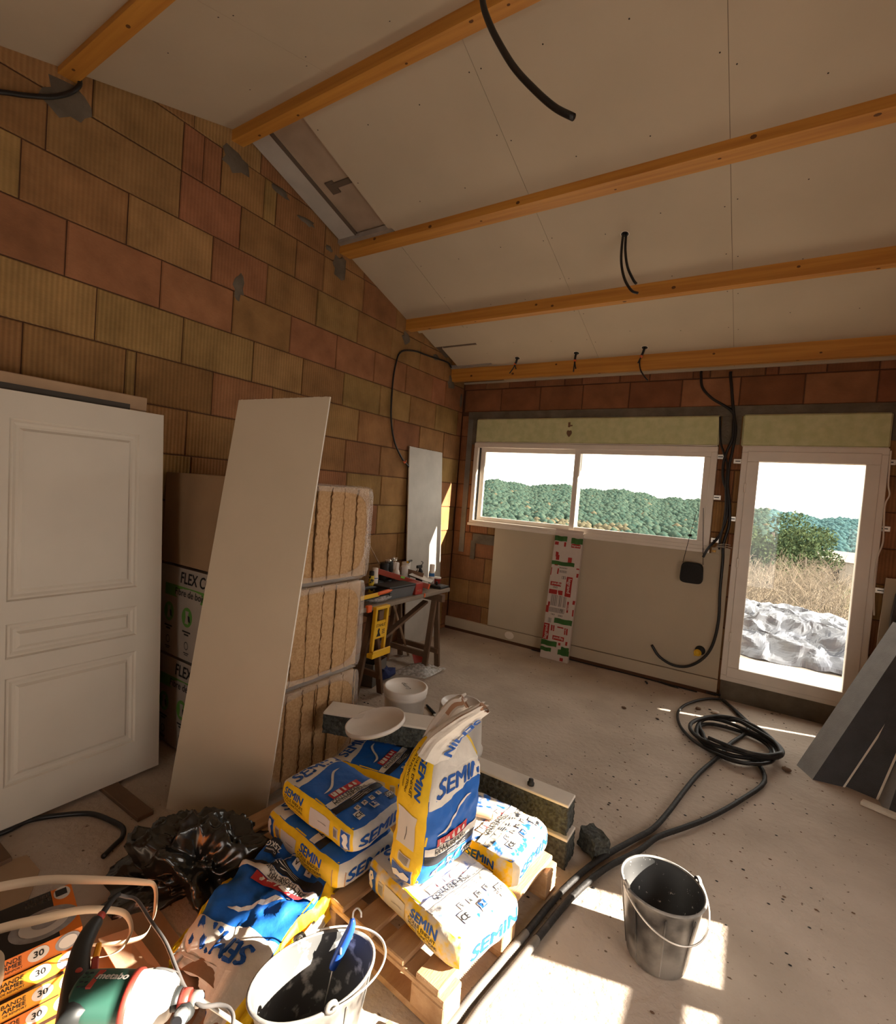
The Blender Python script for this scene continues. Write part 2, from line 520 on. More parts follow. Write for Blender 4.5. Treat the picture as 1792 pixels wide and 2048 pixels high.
# ---- back wall with the two openings
WX0, WX1, WZ0, WZ1 = 0.235, 2.875, 1.352, 2.66
DX0, DX1, DZ0, DZ1 = 3.085, 4.105, 0.17, 2.66
rows = []
bj = [0.021, 0.526, 1.024, 1.518, 2.012, 2.511, 3.01, 3.504, 4.002, 4.5]
rnd = random.Random(9)
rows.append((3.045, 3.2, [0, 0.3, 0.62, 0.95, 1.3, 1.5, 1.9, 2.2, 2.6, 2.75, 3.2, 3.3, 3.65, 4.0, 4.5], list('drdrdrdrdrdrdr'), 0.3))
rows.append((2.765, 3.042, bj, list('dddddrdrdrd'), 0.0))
for k in range(-1, 9):
    z0 = RZ[k] if k >= 0 else 0.0; z1 = min(RZ[k + 1], 2.72)
    js = fill([-0.0 + (0.28 if k % 2 else 0.48)], 0, XW)
    rows.append((z0, z1, js, [rnd.choice('oroor') for _ in range(14)], 1.0))
holes = [(WX0, WX1, WZ0, WZ1 + 0.06), (DX0, DX1, 0.0, DZ1 + 0.06)]
def lintel(mb):
    mb.box((0.10, -0.012, 2.668), (XW, 0.229, 2.764), MT['concrete'])
    mb.box((0.10, -0.006, 1.0), (0.17, 0.02, 2.668), MT['brick'])
    mb.box((0.17, -0.008, 2.36), (0.245, 0.02, 2.668), MT['concrete'])
    mb.box((DX0, -0.055, 0.0), (DX1 + 0.15, 0.23, DZ0 + 0.005), MT['concrete'])
    mb.box((WX0 + 0.06, -0.014, 1.13), (WX0 + 0.42, 0.02, 1.25), MT['concrete'])
    mb.box((WX0 + 0.04, -0.016, 0.93), (WX0 + 0.1, 0.02, 1.16), MT['concrete'])
    mb.box((2.89, -0.008, 2.4), (3.05, 0.02, 2.668), MT['concrete'])
    mb.box((4.12, -0.01, 2.45), (4.5, 0.02, 2.668), MT['concrete'])
back = [((0, 0.012, 0), (WX0, 0.23, 4.2)), ((WX0, 0.012, 0), (WX1, 0.23, WZ0)), ((WX1, 0.012, 0), (DX0, 0.23, 4.2)),
        ((WX0, 0.012, WZ1), (WX1, 0.23, 4.2)), ((DX0, 0.012, DZ1), (DX1, 0.23, 4.2)), ((DX1, 0.012, 0), (XW, 0.30, 4.2)),
        ((DX0, 0.012, -0.1), (DX1, 0.23, DZ0))]
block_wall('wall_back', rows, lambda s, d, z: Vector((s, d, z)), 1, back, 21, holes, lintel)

# ---- right wall: window band that lets the sun in, plus the slit by the corner
RW = MB()
oy = [(-2.56, -2.96), (-3.06, -4.75), (-4.87, -6.6)]   # three lights
def rwbox(y0, y1, z0, z1): RW.box((XW, y0, z0), (XW + 0.22, y1, z1), MT['joint2'])
MT['joint2'] = mk('terracotta_wall_plain', (0.38, 0.19, 0.10), 0.92, 0.3, 4)
top = 4.3
rwbox(-2.56, -0.205, 0, top); rwbox(-0.105, 0.3, 0, top)
rwbox(-0.205, -0.105, 0, 0.33); rwbox(-0.205, -0.105, 0.95, top)
rwbox(-5.1, -2.56, 0, 0.57); rwbox(-3.6, -2.56, 1.50, top); rwbox(-5.1, -3.6, 1.72, top)
rwbox(YB, -5.1, 0, top)
structure(RW, 'wall_right')
# window frame in that wall
WF = MB()
def fr_(y0, y1, z0, z1): WF.box((XW + 0.03, y0, z0), (XW + 0.09, y1, z1), MT['pvc'])
fr_(-3.06, -2.96, 0.57, 1.5); fr_(-4.87, -4.75, 0.57, 1.72)
fr_(-5.1, -2.95, 0.655, 0.715); fr_(-2.6, -2.56, 0.57, 1.5); fr_(-5.1, -5.04, 0.57, 1.72)
wr = structure(WF, 'window_3')
# ---- unseen rear wall, its opening added to let in fill light
RB = MB()
RB.box((0, YB - 0.2, 0), (2.6, YB, 4), MT['joint2']); RB.box((3.7, YB - 0.2, 0), (XW, YB, 4), MT['joint2'])
RB.box((2.6, YB - 0.2, 2.15), (3.7, YB, 4), MT['joint2'])
structure(RB, 'wall_rear')

# ---- ceiling: real boards with open joints, roof deck above
def ceil_board(mb, x0, x1, y0, y1, t=0.013, up=0.0, m=None):
    m = m or MT['board']
    z0, z1 = cz(y0) + up, cz(y1) + up
    mb.hexa([(x0, y0, z0), (x1, y0, z0), (x1, y1, z1), (x0, y1, z1), (x0, y0, z0 + t), (x1, y0, z0 + t), (x1, y1, z1 + t), (x0, y1, z1 + t)], m)
CB = MB(); G_ = 0.0025
for (x0, x1) in ((0.56, 1.757), (1.757, 2.946), (2.946, 4.14), (4.14, XW)):
    ceil_board(CB, x0 + G_ / 2, x1 - G_ / 2, RIDGE, 0.0)
# left strip: boards fitted to the wall except where the roof underside shows
ceil_board(CB, 0.0, 0.56 - G_, -2.2, -1.06)
for (x0, x1) in ((0.0, 0.95), (0.95, 2.14), (2.14, 3.34), (3.34, XW)):
    z = 0.0
    ceil_board(CB, x0 + 0.0006, x1 - 0.0006, YB, RIDGE)
CB.box((0, -0.02, CA - 0.012), (XW, 0.0, CA + 0.01), MT['board'])
# roof deck
def deck(y0, y1, x0=-0.3, x1=XW + 0.3, up=0.30, t=0.15, m=MT['concrete']):
    ceil_board(CB, x0, x1, y0, y1, t, up, m)
deck(RIDGE, 0.5); deck(YB - 0.4, RIDGE)
# screws
rs = random.Random(4)
def screw(mb, x, y):
    z = cz(y); r = 0.0045; n = Vector((0, CS, 1)).normalized() if y > RIDGE else Vector((0, -NS, 1)).normalized()
    t1 = Vector((1, 0, 0)); t2 = n.cross(t1)
    c = Vector((x, y, z)) - n * 0.0008
    mb.add([c + (t1 * cos(a) + t2 * sin(a)) * r for a in [pi / 3 * k for k in range(6)]], [tuple(range(6))[::-1]], MT['screw'])
for xc in (0.60, 1.72, 1.79, 2.91, 2.98, 4.10):
    for y in [-3.15 + 0.42 * k for k in range(8)]:
        screw(CB, xc, y + rs.uniform(-0.05, 0.05))
for xc in (0.98, 1.36, 2.15, 2.55, 3.34, 3.74):
    for y in [-3.1 + 0.6 * k for k in range(6)]:
        screw(CB, xc + rs.uniform(-0.02, 0.02), y + rs.uniform(-0.05, 0.05))
for xc in (0.5, 0.92, 0.98, 1.5, 2.1, 2.7, 3.3):
    for y in [-3.6 - 0.5 * k for k in range(6)]:
        screw(CB, xc, y + rs.uniform(-0.05, 0.05))
# seams (dark gap lines seen as recesses): dark strips behind the joints paint in their shade
for xs in (1.757, 2.946):
    z0, z1 = cz(RIDGE), cz(0)
    CB.hexa([(xs - 0.003, RIDGE, z0 + 0.004), (xs + 0.003, RIDGE, z0 + 0.004), (xs + 0.003, 0, z1 + 0.004), (xs - 0.003, 0, z1 + 0.004),
             (xs - 0.003, RIDGE, z0 + 0.03), (xs + 0.003, RIDGE, z0 + 0.03), (xs + 0.003, 0, z1 + 0.03), (xs - 0.003, 0, z1 + 0.03)], MT['seam'])
structure(CB, 'ceiling')

# underside of the roof panels in the two gaps by the gable wall
RP = MB()
MT['panel'] = mk('roof_panel_underside', (0.42, 0.31, 0.22), 0.85, 0.25, 3, 0.2, 20)
MT['panel2'] = mk('painted_rim', (0.50, 0.46, 0.40), 0.8, 0.15, 5)
def slope_strip(mb, x0, x1, y0, y1, up, t, m):
    ceil_board(mb, x0, x1, y0, y1, t, up, m)
slope_strip(RP, 0.0, 0.60, -3.35, -2.28, 0.06, 0.02, MT['panel'])
slope_strip(RP, 0.012, 0.2, -3.3, -2.26, 0.03, 0.03, MT['panel2'])
slope_strip(RP, 0.2, 0.207, -3.3, -2.26, 0.025, 0.035, MT['seam'])
slope_strip(RP, 0.33, 0.60, -2.78, -2.74, 0.05, 0.01, MT['seam'])
slope_strip(RP, 0.28, 0.36, -2.80, -2.70, 0.052, 0.01, MT['seam'])
slope_strip(RP, 0.0, 0.6, -2.35, -2.31, 0.0, 0.04, MT['galva'])
slope_strip(RP, 0.02, 0.6, -1.1, -0.76, 0.02, 0.02, MT['board'])
slope_strip(RP, 0.12, 0.6, -0.76, -0.735, 0.02, 0.02, MT['seam'])
slope_strip(RP, 0.10, 0.6, -0.735, -0.38, 0.012, 0.02, MT['board'])
slope_strip(RP, 0.0, 0.12, -0.9, -0.5, 0.05, 0.02, MT['seam'])
slope_strip(RP, 0.0, 0.6, -0.37, -0.34, 0.0, 0.03, MT['galva'])
rp = RP.build('roof_underside', recenter=False); rp['kind'] = 'structure'; rp.name = 'trim_1'

# ---- purlins
def purlin(yn, yf, zn, zf, label, x0=-0.02, x1=XW):
    mb = MB()
    tn, tf = cz(yn) + 0.10, cz(yf) + 0.10
    mb.hexa([(x0, yn, zn), (x1, yn, zn), (x1, yf, zf), (x0, yf, zf), (x0, yn, tn), (x1, yn, tn), (x1, yf, tf), (x0, yf, tf)], MT['beamwood'])
    r = random.Random(int(abs(yn) * 100))
    for k in range(9):
        x = 0.25 + k * 0.5 + r.uniform(-0.2, 0.2); q = r.random()
        rr = r.uniform(0.006, 0.013)
        if q < 0.6:
            y = yn + (yf - yn) * r.uniform(0.2, 0.8); z = zn + (zf - zn) * (y - yn) / (yf - yn) - 0.0008
            mb.add([(x + cos(a) * rr * 1.3, y - sin(a) * rr, z) for a in [pi / 4 * i for i in range(8)]], [tuple(range(8))], MT['knot'])
        else:
            z = zn + (cz(yn) - zn) * r.uniform(0.2, 0.8)
            mb.add([(x + cos(a) * rr * 1.3, yn - 0.0008, z + sin(a) * rr) for a in [pi / 4 * i for i in range(8)]], [tuple(range(8))], MT['knot'])
    o = mb.build('roof_purlin')
    return tag(o, label, 'beam', 'stained pine purlins under the ceiling')
purlin(-0.335, -0.25, 3.08, 3.087, 'orange stained pine beam lowest on the slope, just above the windows')
purlin(-1.30, -1.207, 3.405, 3.411, 'orange stained pine beam second up from the windows, behind the paired drooping cables')
purlin(-2.317, -2.175, 3.757, 3.763, 'orange stained pine beam third up from the windows, mid ceiling')
purlin(-3.40, -3.307, 4.053, 4.064, 'orange stained pine beam at the ridge, behind the thick hanging black tube')
purlin(-4.407, -4.318, 3.775, 3.782, 'orange stained pine beam on the near slope, nearest the camera at upper left')

# ---- windows in the back wall
def frame(mb, x0, x1, z0, z1, w, y0, y1, m):
    for a, b in (((x0, y0, z0), (x1, y1, z0 + w)), ((x0, y0, z1 - w), (x1, y1, z1)), ((x0, y0, z0 + w), (x0 + w, y1, z1 - w)), ((x1 - w, y0, z0 + w), (x1, y1, z1 - w))):
        mb.bbox(a, b, m, 0.004)
def pane(mb, x0, x1, z0, z1, y): mb.box((x0, y, z0), (x1, y + 0.004, z1), MT['glass'])
wf = MB(); frame(wf, 0.235, 2.88, 1.365, 2.376, 0.055, -0.045, 0.07, MT['pvc'])
wf.bbox((0.225, -0.06, 1.352), (2.89, -0.03, 1.385), MT['pvc'], 0.004)
wf.box((0.29, 0.0, 1.42), (0.305, 0.05, 2.32), MT['rubber'])
w1 = structure(wf, 'window_1')
s1 = MB(); frame(s1, 0.305, 1.57, 1.405, 2.335, 0.065, 0.012, 0.045, MT['pvc']); s1.build('sash', w1)
s2 = MB(); frame(s2, 1.505, 2.83, 1.405, 2.335, 0.06, -0.03, 0.008, MT['pvc']); s2.bbox((1.5, -0.035, 1.41), (1.56, -0.0, 2.33), MT['pvc']); s2.build('sash', w1)
s3 = MB(); frame(s3, 2.73, 2.83, 1.405, 2.335, 0.05, -0.028, 0.0, MT['pvc'])
p_ = MB(); pane(p_, 0.36, 1.52, 1.46, 2.28, 0.028); p_.build('pane', w1)
p_ = MB(); pane(p_, 1.56, 2.775, 1.46, 2.28, -0.012); p_.build('pane', w1)
wf = MB(); frame(wf, 3.078, 4.112, 0.172, 2.38, 0.055, -0.05, 0.07, MT['pvc'])
w2 = structure(wf, 'window_2')
s1 = MB(); frame(s1, 3.125, 4.065, 0.215, 2.335, 0.095, -0.062, 0.03, MT['pvc'])
for z in (0.55, 1.25, 1.95): s1.bbox((3.118, -0.075, z), (3.136, -0.05, z + 0.09), MT['pvc'])
s1.build('sash', w2)
p_ = MB(); pane(p_, 3.21, 3.985, 0.30, 2.25, -0.01); p_.build('pane', w2)

def rbox(x0, x1, z0, z1, label):
    t = MB(); t.bbox((x0, -0.045, z0), (x1, 0.22, z1), MT['bluefoam'], 0.014)
    t.box((x0 + 0.01, -0.05, z0 - 0.004), (x1 - 0.01, 0.1, z0 + 0.003), MT['pvc'])
    return t
t = rbox(0.24, 2.88, 2.383, 2.672, '')
MT['stainw'] = mk('brown_hole', (0.16, 0.09, 0.05), 0.9)
t.prism([(1.42 + 0.03 * cos(a), -0.0465, 2.50 + 0.035 * sin(a) * (1 + 0.3 * sin(3 * a))) for a in [pi / 6 * i for i in range(12)]], MT['stainw'], (0, -0.002, 0))
t.box((1.40, -0.047, 2.565), (1.425, -0.044, 2.62), MT['stainw']); t.box((1.425, -0.047, 2.575), (1.45, -0.044, 2.59), MT['stainw'])
tag(t.build('roller_shutter_box'), 'long pale green-yellow foam roller shutter box with small torn hole, above the wide window', 'shutter box')
t = rbox(3.062, 4.112, 2.383, 2.678, '')
tag(t.build('roller_shutter_box'), 'short pale green-yellow foam roller shutter box above the glazed door', 'shutter box')

# ---- lining boards under the window and the floor rail
lb = MB(); lb.bbox((0.595, -0.02, 0.16), (3.06, -0.004, 1.352), MT['board'], 0.002)
lb.box((0.595, -0.0205, 0.155), (3.06, -0.018, 0.158), MT['seam'])
lb.box((2.905, -0.02, 1.352), (3.06, -0.004, 1.41), MT['board'])
tag(lb.build('lining_board'), 'grey-brown plasterboard lining panel fixed below the wide window', 'plasterboard')
r1 = MB(); r1.bbox((0.0, -0.035, 0.035), (3.06, -0.001, 0.155), MT['board'], 0.002)
r1.prism([(0.9 + 0.06 * cos(a), -0.036, 0.10 + 0.045 * sin(a)) for a in [pi / 6 * i for i in range(12)]], MT['pvc'], (0, -0.001, 0))
r1.box((0.0, -0.03, 0.0), (3.06, 0.0, 0.036), MT['joint'])
structure(r1, 'baseboard_back')
# fixing brackets
for i, (x, z, s) in enumerate([(2.905, 2.28, 1), (2.905, 1.889, 1), (2.925, 1.478, 1), (3.05, 2.242, -1), (3.05, 1.698, -1), (4.125, 2.269, 1), (4.135, 1.72, 1), (4.15, 1.206, 1)]):
    b_ = MB(); b_.bbox((x - 0.035, -0.018, z - 0.022), (x + 0.035, -0.008, z + 0.022), MT['steel_bracket'], 0.002)
    b_.box((x - 0.02, -0.02, z - 0.004), (x + 0.02, -0.0175, z + 0.005), MT['rubber'])
    side = 'right of the wide window' if i < 3 else ('left of the glazed door' if i < 5 else 'right of the glazed door')
    hgt = (('uppermost', 'middle', 'lowest') if i < 3 else (('upper', 'lower') if i < 5 else ('uppermost', 'middle', 'lowest')))[i if i < 3 else (i - 3 if i < 5 else i - 5)]
    tag(b_.build('fixing_bracket'), 'small steel fixing bracket, %s of those %s frame' % (hgt, side), 'bracket', 'steel brackets along the window frames')
# ================================================================== outdoors, seen through the panes
MT['paving'] = mk('terrace_slab', (0.50, 0.44, 0.38), 0.9, 0.15, 5, 0.2, 40)
MT['tarp'] = mk('silver_tarpaulin', (0.11, 0.115, 0.13), 0.3, 0.0, 4, col2=(0.06, 0.065, 0.085), spec=0.8)
MT['hill'] = mk('hill_soil', (0.022, 0.036, 0.026), 1.0)
MT['field'] = mk('dry_field', (0.115, 0.095, 0.062), 1.0, 0.35, 0.03, col2=(0.05, 0.055, 0.03), spec=0.0)
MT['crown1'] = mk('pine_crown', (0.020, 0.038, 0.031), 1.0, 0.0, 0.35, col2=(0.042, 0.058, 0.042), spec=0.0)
MT['crown2'] = mk('pine_crown_hazed', (0.032, 0.066, 0.072), 1.0, 0.0, 0.2, col2=(0.045, 0.082, 0.08), spec=0.0)  # distance haze is mixed into this bluish green
MT['crown3'] = mk('bare_scrub', (0.085, 0.075, 0.048), 1.0, 0.3, 1.0, spec=0.0)
MT['leafy'] = mk('light_pine', (0.045, 0.058, 0.026), 1.0, 0.0, 2.0, col2=(0.022, 0.036, 0.02), spec=0.0)
MT['twig'] = mk('bare_twig', (0.15, 0.115, 0.08), 0.95)
MT['twig2'] = mk('grey_twig', (0.10, 0.08, 0.06), 0.95)
MT['wallw'] = mk('house_render', (0.22, 0.19, 0.16), 0.9)
MT['tile'] = mk('house_tile', (0.16, 0.08, 0.05), 0.9)
MT['dark'] = mk('dark_opening', (0.01, 0.01, 0.012), 0.4)

t = MB(); t.box((-1.0, 0.3, -0.3), (6.0, 3.6, 0.06), MT['paving'])
structure(t, 'floor_terrace').name = 'terrace_floor'
# far valley floor and hills as one terrain
def terrain_h(x, y):
    d = sqrt(x * x + y * y); a = math.degrees(math.atan2(x, y))
    # near field falls away from the terrace, far hill rises to the left
    z = -3.0 - 22 * min(1, max(0, (d - 8) / 200)) ** 0.8
    if d > 200:
        tt = min(1, (d - 200) / 330)
        e = 1.05 if a < -14 else 1.05 - 0.95 * min(1, (a + 14) / 17)
        ridge = 500 * math.tan(radians(1.28 * e - 0.02)) + 1.5 * sin(a * 0.9) + 0.8 * sin(a * 2.3)
        z = z * (1 - tt) + ridge * tt ** 1.05
    return z
T_ = MB(); na, nd = 90, 46
vs = []; fs = []
for i in range(na + 1):
    a = radians(-38 + 62 * i / na)
    for j in range(nd + 1):
        d = 4.0 * (560 / 4.0) ** (j / nd)
        x, y = d * sin(a), d * cos(a)
        vs.append((3.2 + x, y, terrain_h(x, y)))
for i in range(na):
    for j in range(nd):
        k = i * (nd + 1) + j; fs.append((k, k + nd + 1, k + nd + 2, k + 1))
T_.add(vs, fs, MT['field'], True)
structure(T_, 'hillside')
# forest canopy: uncountable crowns on the hill, aerial haze painted into their colours
ICO = None
def ico(sub=1):
    import bmesh
    b = bmesh.new(); bmesh.ops.create_icosphere(b, subdivisions=sub, radius=1.0)
    v = [p.co.copy() for p in b.verts]; f = [tuple(q.index for q in p.verts) for p in b.faces]; b.free()
    return v, f
I1 = ico(1); I2 = ico(2)
FR = random.Random(12)
fo = MB()
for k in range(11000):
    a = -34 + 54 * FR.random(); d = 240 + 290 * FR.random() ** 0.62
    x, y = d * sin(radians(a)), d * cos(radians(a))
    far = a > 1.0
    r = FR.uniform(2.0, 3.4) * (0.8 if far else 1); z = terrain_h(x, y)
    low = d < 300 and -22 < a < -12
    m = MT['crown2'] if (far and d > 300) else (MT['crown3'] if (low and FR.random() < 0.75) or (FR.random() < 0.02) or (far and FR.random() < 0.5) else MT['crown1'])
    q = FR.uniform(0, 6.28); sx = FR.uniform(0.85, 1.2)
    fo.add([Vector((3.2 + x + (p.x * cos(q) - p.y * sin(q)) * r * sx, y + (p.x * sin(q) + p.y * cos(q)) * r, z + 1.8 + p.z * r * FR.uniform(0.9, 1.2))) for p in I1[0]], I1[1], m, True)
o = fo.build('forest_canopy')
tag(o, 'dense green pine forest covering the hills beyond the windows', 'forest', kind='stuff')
# near tree outside the glazed door
def leafball(mb, c, r, n, m, rnd, s=0.10):
    for _ in range(n):
        d = Vector((rnd.gauss(0, 1), rnd.gauss(0, 1), rnd.gauss(0, 1))).normalized() * (rnd.random() ** 0.35) * r
        p = Vector(c) + Vector((d.x, d.y, d.z * 0.8))
        a = Vector((rnd.gauss(0, 1), rnd.gauss(0, 1), rnd.gauss(0, 1))).normalized(); b = a.orthogonal().normalized()
        mb.add([p + a * s, p + b * s * 0.8, p - a * s, p - b * s * 0.8], [(0, 1, 2, 3)], m)
def polar(deg, d): return (3.2 + d * sin(radians(deg)), -5.5 + d * cos(radians(deg)))
R3 = random.Random(5)
def pine(deg, dist, ztop, rad, label, base=-9.0, n=420):
    x, y = polar(deg, dist)
    T = thing('pine_tree', label, 'tree', (x, y, base))
    tr_ = MB(); h = ztop - base
    tr_.tube([(0, 0, 0), (0.2, 0, h * 0.4), (0, 0.1, h * 0.85)], lambda t: 0.28 * (1 - 0.7 * t), MT['twig2']); tr_.build('trunk', T)
    c = MB()
    for k in range(16):
        q = R3.uniform(0, 6.28); zz = R3.uniform(0.35, 0.97); rr = rad * (1.0 - 0.6 * abs(zz - 0.55)) * R3.uniform(0.3, 0.85)
        leafball(c, (cos(q) * rr, sin(q) * rr, h * zz - 0.4), rad * 0.42, n, MT['leafy'], R3, 0.11)
    c.build('crown', T)
pine(1.5, 42, 2.1, 3.4, 'bushy green pine seen left through the glazed door', -8)
pine(4.0, 52, 0.9, 2.6, 'lower olive-green pine just right of the tall pine outside the door', -8)
# bare shrubs beyond the terrace
def shrub(x, y, z, h, seed):
    r = random.Random(seed); mb = MB()
    def br(p, d, L, rad, lev):
        q = p + d * L
        mb.tube([p, (p + q) / 2 + Vector((r.gauss(0, .04), r.gauss(0, .04), r.gauss(0, .04))) * L, q], lambda t: rad * (1 - 0.5 * t), MT['twig'] if r.random() < .6 else MT['twig2'], n=3, sm=1, cap=False)
        if lev:
            for _ in range(r.choice((2, 3, 3))):
                nd_ = (d + Vector((r.gauss(0, .55), r.gauss(0, .55), r.gauss(0.1, .4)))).normalized()
                br(p + d * L * r.uniform(0.45, 1), nd_, L * r.uniform(0.55, 0.8), rad * 0.62, lev - 1)
    for _ in range(7):
        d = Vector((r.gauss(0, .45), r.gauss(0, .45), 1)).normalized()
        br(Vector((r.gauss(0, .3), r.gauss(0, .3), 0)), d, h * r.uniform(0.3, 0.5), 0.018 * h / 2, 4)
    return mb
R4 = random.Random(8)
protos = [shrub(0, 0, 0, 3.0, 1), shrub(0, 0, 0, 2.6, 2), shrub(0, 0, 0, 2.8, 3)]
TH = MB()
for i in range(30):
    deg = -3.5 + 12.5 * R4.random(); dist = 11.5 + 16 * (i / 30.0)
    x, y = polar(deg, dist); pr = protos[i % 3]
    zt = 1.76 - dist * (0.075 + 0.035 * R4.random() - 0.001 * i); sc = R4.uniform(0.8, 1.25); q = R4.uniform(0, 6.28)
    M_ = Matrix.LocRotScale(Vector((x, y, zt - 2.35 * sc)), Euler((0, 0, q)), Vector((sc, sc, sc)))
    k0 = len(TH.v); TH.v += [M_ @ p for p in pr.v]
    TH.f += [[a + k0 for a in f] for f in pr.f]; TH.m += [TH.slot(pr.mats[j]) for j in pr.m]; TH.sm += pr.sm
tag(TH.build('bare_thicket'), 'leafless brown thicket of tangled scrub beyond the terrace', 'scrub', kind='stuff')
# distant house between trees
hx, hy = polar(6.6, 62)
H = thing('house', 'small pale house with low tiled roof across the field', 'house', (hx, hy, -4.2), radians(-15))
m = MB(); m.box((-3.0, -2, 0), (3.0, 2, 2.2), MT['wallw']); m.box((-4.6, -1.6, 0), (-3.0, 1.6, 1.6), MT['wallw'])
m.box((-0.5, -2.02, 0.3), (0.3, -1.99, 1.5), MT['dark']); m.build('wall', H)
m = MB(); m.prism([(-3.2, -2.3, 2.15), (-3.2, 2.3, 2.15), (-3.2, 0, 3.0)], MT['wallw'], (6.4, 0, 0)); m.build('roof', H)
# retaining ground bank just past the terrace
# tarpaulin heap on the terrace
def ridg(p, o=4):
    a, s_, f = 0.0, 1.0, 1.0
    for _ in range(o):
        a += s_ * (1 - abs(noise.noise(p * f)) * 2.4) ; s_ *= 0.52; f *= 2.1; p = p + Vector((3.1, 1.7, 0.6))
    return a
def tarp(u, v):
    x = 2.75 + 2.6 * u; y = 1.5 + 1.8 * v
    e = min(1, v / 0.34) ** 0.7 * min(1, (1 - v) / 0.12) ** 0.5
    q = Vector((x * 1.7 + 0.6 * y, y * 2.0 - 0.5 * x, 0.3))
    h = 0.34 * e * (0.95 + 0.10 * sin(u * 6)) + (0.085 * ridg(q) - 0.02) * (0.3 + 0.7 * e)
    return Vector((x + 0.12 * noise.noise(Vector((x * 3, y * 4, 7))), y + 0.14 * noise.noise(Vector((x * 4, 2.0, y * 5))), max(0.066, 0.06 + h)))
t = MB(); t.grid(tarp, 130, 90, MT['tarp'], smooth=False)
tag(t.build('tarpaulin_heap'), 'crumpled silver-grey tarpaulin covering a heap on the terrace outside the glazed door', 'tarpaulin')
# ================================================================== big things indoors
MT['doorpaint'] = mk('primed_door', (0.60, 0.545, 0.455), 0.5, 0.05, 4, spec=0.35)
MT['mdf'] = mk('mdf_edge', (0.42, 0.28, 0.17), 0.8, 0.15, 6)
MT['darkrebate'] = mk('recess_shade_and_ink', (0.07, 0.06, 0.05), 0.8)
MT['plasteredge'] = mk('gypsum_core', (0.78, 0.72, 0.62), 0.9, 0.1, 30, 0.3, 80)
MT['kraft'] = mk('kraft_card', (0.30, 0.19, 0.105), 0.85, 0.12, 5, 0.1, 30)
MT['printgrey'] = mk('printed_film_grey', (0.36, 0.31, 0.26), 0.6, 0.1, 5)
MT['printblack'] = mk('ink_black', (0.012, 0.012, 0.014), 0.6)
MT['printgreen'] = mk('ink_green', (0.10, 0.26, 0.05), 0.6)
MT['fibre'] = mk('wood_fibre', (0.55, 0.35, 0.18), 0.95, 0.0, 70, 0.6, 90, col2=(0.43, 0.255, 0.12), detail=3)
MT['fibredark'] = mk('fibre_ragged_edge', (0.24, 0.12, 0.045), 1.0, 0.4, 80)
f = mk('clear_film', (0.80, 0.72, 0.64), 0.16, spec=0.9, alpha=0.26, bump=0.6, bscale=22)
MT['film'] = f
MT['rawwood'] = mk('weathered_timber', (0.17, 0.10, 0.06), 0.85, 0.35, 3, 0.3, 20, stretch=(1, 1, 1))
MT['greyplank'] = mk('dusty_plank', (0.27, 0.215, 0.165), 0.9, 0.3, 3, 0.3, 25, stretch=(6, 0.8, 6))
MT['white'] = mk('white_plastic', (0.74, 0.68, 0.62), 0.4, 0.06, 10, spec=0.45)
MT['clearplastic'] = mk('milky_plastic', (0.74, 0.68, 0.62), 0.3, 0.08, 8, spec=0.5, trans=0.15)
MT['blackrub'] = mk('black_rubber', (0.02, 0.018, 0.017), 0.6)
MT['eps'] = mk('graphite_foam', (0.075, 0.078, 0.085), 0.9, 0.2, 8, 0.5, 160)
MT['epslight'] = mk('grey_foam_pale_face', (0.30, 0.295, 0.295), 0.9, 0.15, 12, 0.3, 120)

# ---- casing standing against the block wall with a door leaf leaning on it
T = thing('door_frame', 'raw MDF door lining standing against the block wall behind the white door leaf', 'door frame', (0.12, -4.35, 0))
m = MB(); m.bbox((0.06, -5.3, 2.085), (0.20, -3.965, 2.165), MT['mdf'], 0.004); m.build('head_rail', T, world=True)
m = MB(); m.bbox((0.06, -4.06, 0), (0.20, -3.965, 2.085), MT['mdf'], 0.004); m.build('jamb', T, world=True)
m = MB(); m.bbox((0.06, -5.3, 0), (0.20, -5.2, 2.085), MT['mdf'], 0.004); m.build('jamb', T, world=True)
m = MB(); m.box((0.17, -5.2, 2.075), (0.204, -4.06, 2.112), MT['darkrebate']); m.build('recess_shade_strip', T, world=True)  # dark strip paints in the shade of the recess under the head

